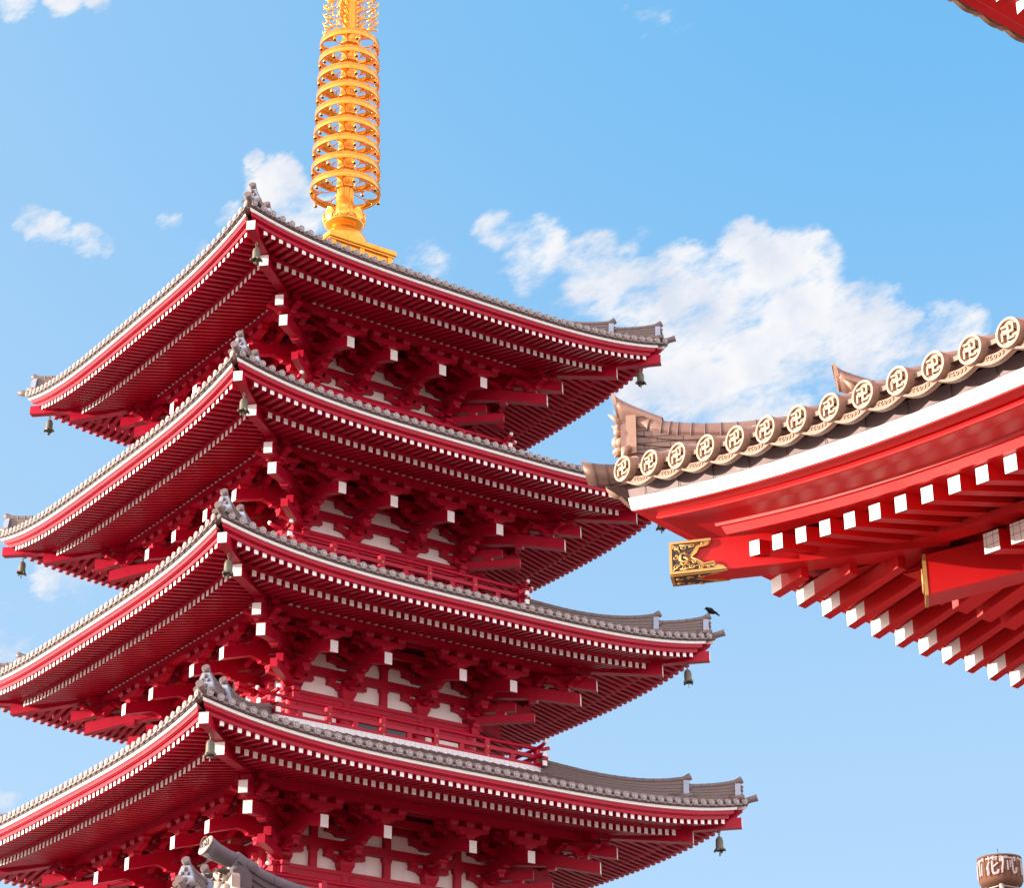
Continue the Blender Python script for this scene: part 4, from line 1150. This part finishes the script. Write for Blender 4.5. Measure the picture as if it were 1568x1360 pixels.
hb_.build('ridge', hall)
hh_ = MB(GREYT)
hh_.tube([(-.02, 0, hz + .16), (.1, 0, hz + .105), (.25, 0, hz + .055), (.42, 0, hz + .01), (.62, 0, hz - .07)], [.128, .112, .104, .108, .118], 18, GREYT, capmat=ONI)
hh_.tube([(-.035, 0, hz + .167), (-.02, 0, hz + .16)], .132, 20, ONI)
for rr in (.1, .06): hh_.tube([(-.045 - .0 * math.sin(u_), rr * math.cos(u_), hz + .172 + rr * math.sin(u_) * .95) for u_ in [v * .42 for v in range(15)]], .008, 5, DARK, closed=True)
hh_.tube([(-.045, .035 * math.cos(v * .6) * v / 9, hz + .172 + .035 * math.sin(v * .6) * v / 9) for v in range(10)], .008, 5, DARK)
hh_.build('ridge_horn', hall)
og = MB(ONI)
def OF(a, b, t): return (.34 - t, a, hz + b)
hood = [(-.18 + .0, -.62), (.10, -.62), (.10, -.2), (.07, -.12), (.02, -.075), (-.05, -.06), (-.11, -.085), (-.16, -.14), (-.18, -.22)]
og.extr([(-a_, b_) for a_, b_ in hood], lambda a, b, t: (.34 + a, t, hz + b), -.19, .19, GREYT)
og.extr([(-.2, -.62), (.2, -.62), (.23, -.4), (.22, -.2), (.13, -.09), (-.13, -.09), (-.22, -.2), (-.23, -.4)], OF, .0, .115, ONI)
def ob2(a, b, t, rr, sz=1.0): og.lathe([(rr * math.sin(u_ * .262), rr * sz * math.cos(u_ * .262)) for u_ in range(13)], OF(a, b, t), 12, ONI)
ob2(0, -.3, .16, .06, 1.0); ob2(-.09, -.2, .14, .055); ob2(.09, -.2, .14, .055); ob2(-.12, -.36, .13, .07); ob2(.12, -.36, .13, .07); ob2(0, -.5, .14, .1, .6)
og.tube([OF(-.18, -.2, .1), OF(-.09, -.15, .17), OF(0, -.22, .17), OF(.09, -.15, .17), OF(.18, -.2, .1)], .035, 7, ONI)
for sg in (-1, 1):
    og.tube([OF(sg * .12, -.17, .1), OF(sg * .15, -.15, .18), OF(sg * .16, -.16, .25), OF(sg * .15, -.14, .30)], [.05, .042, .028, .008], 7, DARK)
    og.tube([OF(sg * .06, -.44, .16), OF(sg * .08, -.54, .22)], [.028, .008], 6, ONI)
    og.tube([OF(sg * .24, -.42, -.06), OF(sg * .24, -.42, .12)], .07, 12, ONI)
    og.lathe([(.03 * math.sin(u_ * .5), .03 * math.cos(u_ * .5)) for u_ in range(7)], OF(sg * .09, -.2, .19), 8, DARK)
og.build('ogre_tile', hall)
rs = MB(GREYT)
for sg in (-1, 1):
    rows = []
    for q in range(9):
        yy = 6.0 * q / 8; zz = hz - .62 - .62 * yy + .028 * yy * yy
        rows.append([(.3, sg * yy, zz - .3), (9, sg * yy, zz - .3)])
    rs.rings(rows, closed_v=False)
    for q in range(32):
        x = .45 + q * .27
        rs.tube([(x, sg * 6.0 * v / 8, hz - .9 - .62 * 6.0 * v / 8 + .028 * (6.0 * v / 8) ** 2) for v in range(9)], .075, 8, GREYT)
rs.build('roof', hall)
wb_ = MB(PLASTER); wb_.box((4.8, 0, 2.2), (3.9, 4.6, 2.2)); wb_.build('wall', hall)
gb = MB(PLASTER); gb.add([(.6, -4.6, 4.4), (.6, 4.6, 4.4), (.6, 0, hz - .95)], [(0, 1, 2)]); gb.build('gable', hall)

# ================================================================== OBSERVATION TOWER (far right, bottom)
twx, twy = 85.4, 56.8
tw = empty('observation_tower', (twx, twy, 0))
tag(tw, 'small distant tower with a rusty round cabin ring lettered in faded pale characters', 'tower')
zc0 = 38.0 + GZ - 1.0
dr_ = MB(RUST); RR = 1.42; HT = 1.5
dr_.lathe([(RR, -HT/2), (RR, HT/2), (RR - .08, HT/2), (RR - .08, -HT/2), (RR, -HT/2)], (0, 0, zc0), 40)
dr_.lathe([(RR + .05, HT/2 - .06), (RR + .05, HT/2 + .05), (RR - .1, HT/2 + .05)], (0, 0, zc0), 40)
dr_.lathe([(RR + .04, -HT/2 + .05), (RR + .04, -HT/2 - .04), (RR * .92, -HT/2 - .32), (.2, -HT/2 - .36)], (0, 0, zc0), 40)
cabin = dr_.build('sign_drum', tw)
lg = MB(SIGNW)
vd = Vector((-26.6 - twx, -45.2 - twy, 0)).normalized(); va = math.atan2(vd.y, vd.x)
def cyl(u, v, off=.03):      # u: metres to the right as seen from the camera, v: up
    a = va + u / RR; return ((RR + off) * math.cos(a), (RR + off) * math.sin(a), zc0 + v)
def stroke(pts, wd=.055):
    pp = []
    for (a, b) in zip(pts[:-1], pts[1:]):
        for q in range(4): pp.append((a[0] + (b[0] - a[0]) * q / 4, a[1] + (b[1] - a[1]) * q / 4))
    pp.append(pts[-1]); lg.tube([cyl(*q_) for q_ in pp], wd, 5, SIGNW, smooth=False)
# the flower character (left) and the next character (right), in hand-brushed strokes
x = -.52
stroke([(x - .42, .52), (x + .42, .56)]); stroke([(x - .18, .68), (x - .16, .40)]); stroke([(x + .17, .68), (x + .14, .40)])
stroke([(x - .14, .32), (x - .38, -.18)], .07); stroke([(x - .26, .06), (x - .25, -.58)], .085)
stroke([(x + .06, .36), (x + .06, -.36), (x + .12, -.5), (x + .38, -.48), (x + .46, -.26)], .085); stroke([(x + .42, .2), (x + .2, .02), (x + .06, -.04)], .075)
x = .62
stroke([(x - .38, .52), (x + .38, .52)]); stroke([(x - .36, .60), (x - .38, .2), (x - .5, -.5)], .07)
stroke([(x - .1, .34), (x - .1, -.3)], .06); stroke([(x + .08, .36), (x + .08, -.12)], .05)
stroke([(x + .22, .44), (x + .24, -.3), (x + .32, -.5), (x + .46, -.42), (x + .54, -.1)], .075)
for x in (-1.55, 1.75, 2.6, -2.5, 3.6, -3.4):
    stroke([(x, .6), (x, -.5)], .07); stroke([(x - .3, .5), (x + .3, .52)], .06); stroke([(x + .25, .3), (x + .2, -.5)], .06)
lg.build('lettering', cabin)
fr = MB(RUST)
for q in range(20):
    a = q * math.pi / 10; fr.tube([((RR + .02) * math.cos(a), (RR + .02) * math.sin(a), zc0 - HT/2), ((RR + .02) * math.cos(a), (RR + .02) * math.sin(a), zc0 + HT/2)], .02, 4)
for zz in (-.35, .1): fr.lathe([(RR + .015, zz), (RR + .03, zz + .02), (RR + .015, zz + .04)], (0, 0, zc0), 40)
fr.build('drum_frame', cabin)
wf = MB(SIGNW)      # faded white panels in the top band
for q in range(26):
    if q % 5 == 3: continue
    wf = MB(SIGNW); a = q * 2 * math.pi / 26; h0 = .38 + .12 * math.sin(q * 2.3)
    wf.rings([[((RR + .012) * math.cos(a + t_), (RR + .012) * math.sin(a + t_), zc0 + h0), ((RR + .012) * math.cos(a + t_), (RR + .012) * math.sin(a + t_), zc0 + .66)] for t_ in (0, .06, .12, .17)], closed_v=False)
    wf.build('panel', cabin)
lgm = MB(PALE)
for (a, rr) in ((va, .15), (va + HALF, .1), (va - HALF, .1), (va + math.pi, .15)):
    lgm.tube([(1.0 * math.cos(a), 1.0 * math.sin(a), zc0 - HT/2 - .2), (1.25 * math.cos(a), 1.25 * math.sin(a), 0)], rr, 8)
for q in range(18):
    zz = zc0 - 1.2 - q * 2.1
    for j in range(4):
        a, b = va + j * HALF, va + (j + 1) * HALF
        lgm.tube([(1.05 * math.cos(a), 1.05 * math.sin(a), zz), (1.05 * math.cos(b), 1.05 * math.sin(b), zz - 2.0)], .05, 5); lgm.tube([(1.05 * math.cos(b), 1.05 * math.sin(b), zz), (1.05 * math.cos(a), 1.05 * math.sin(a), zz - 2.0)], .05, 5)
        lgm.tube([(1.05 * math.cos(a), 1.05 * math.sin(a), zz), (1.05 * math.cos(b), 1.05 * math.sin(b), zz)], .05, 5)
lgm.build('lattice_mast', tw)
an = MB(DARK); an.tube([(0, 0, zc0 + HT/2), (-.1, 0, zc0 + HT/2 + .75)], .022, 5); an.build('lightning_rod', tw)

# ================================================================== CROW
r3 = ROOFS[2]
CB = Vector((6.60, -6.60, 19.035 + GZ))          # body centre
crow = empty('crow', (CB.x, CB.y, CB.z))
tag(crow, 'black crow perched on the ridge tip at the right end of the third roof', 'bird')
# axes: head towards the left of the picture and up, tail right-down
ax = Vector((-.70, .70, 0)).normalized(); up = Vector((0, 0, 1)); sdv = ax.cross(up)
CS = .68
def B(u, v, w_=0): return tuple((ax * u + up * v + sdv * w_) * CS)
cb = MB(BLACK)
spn = [(.205, .075, .004), (.17, .082, .02), (.145, .093, .040), (.11, .086, .047), (.075, .062, .052), (.03, .03, .072), (-.03, -.012, .074), (-.09, -.055, .055), (-.15, -.1, .03)]
pts = [B(u, v) for u, v, _ in spn[1:]]
cb.tube(pts, [q[2] * CS * 1.45 for q in spn[1:]], 14)
cb.extr([(-.06, .03), (-.10, -.07), (-.30, -.215), (-.325, -.185), (-.15, -.02)], lambda a, b, t: B(a, b, t), -.028, .028)
for sg in (-1, 1):
    cb.extr([(.05, .05), (.03, -.02), (-.1, -.07), (-.28, -.125), (-.16, -.03), (-.03, .035)], lambda a, b, t, sg=sg: B(a, b, sg * (.055 + t + .02 * max(0, -a))), 0, .014)
cb.build('body', crow)
bk = MB(BLACK); bk.tube([B(.165, .088), B(.195, .082), B(.235, .07)], [.014, .010, .002], 8); bk.build('beak', crow)
for sg in (-1, 1):
    lg2 = MB(BLACK); lg2.tube([B(.0, -.05, sg * .025), B(.02, -.10, sg * .025), B(.05, -.155, sg * .025)], [.012, .006, .005], 6)
    for f in (-.5, 0, .5): lg2.tube([B(.05, -.155, sg * .025), B(.08, -.165, sg * .025 + f * .03)], .004, 4)
    lg2.build('leg', crow)
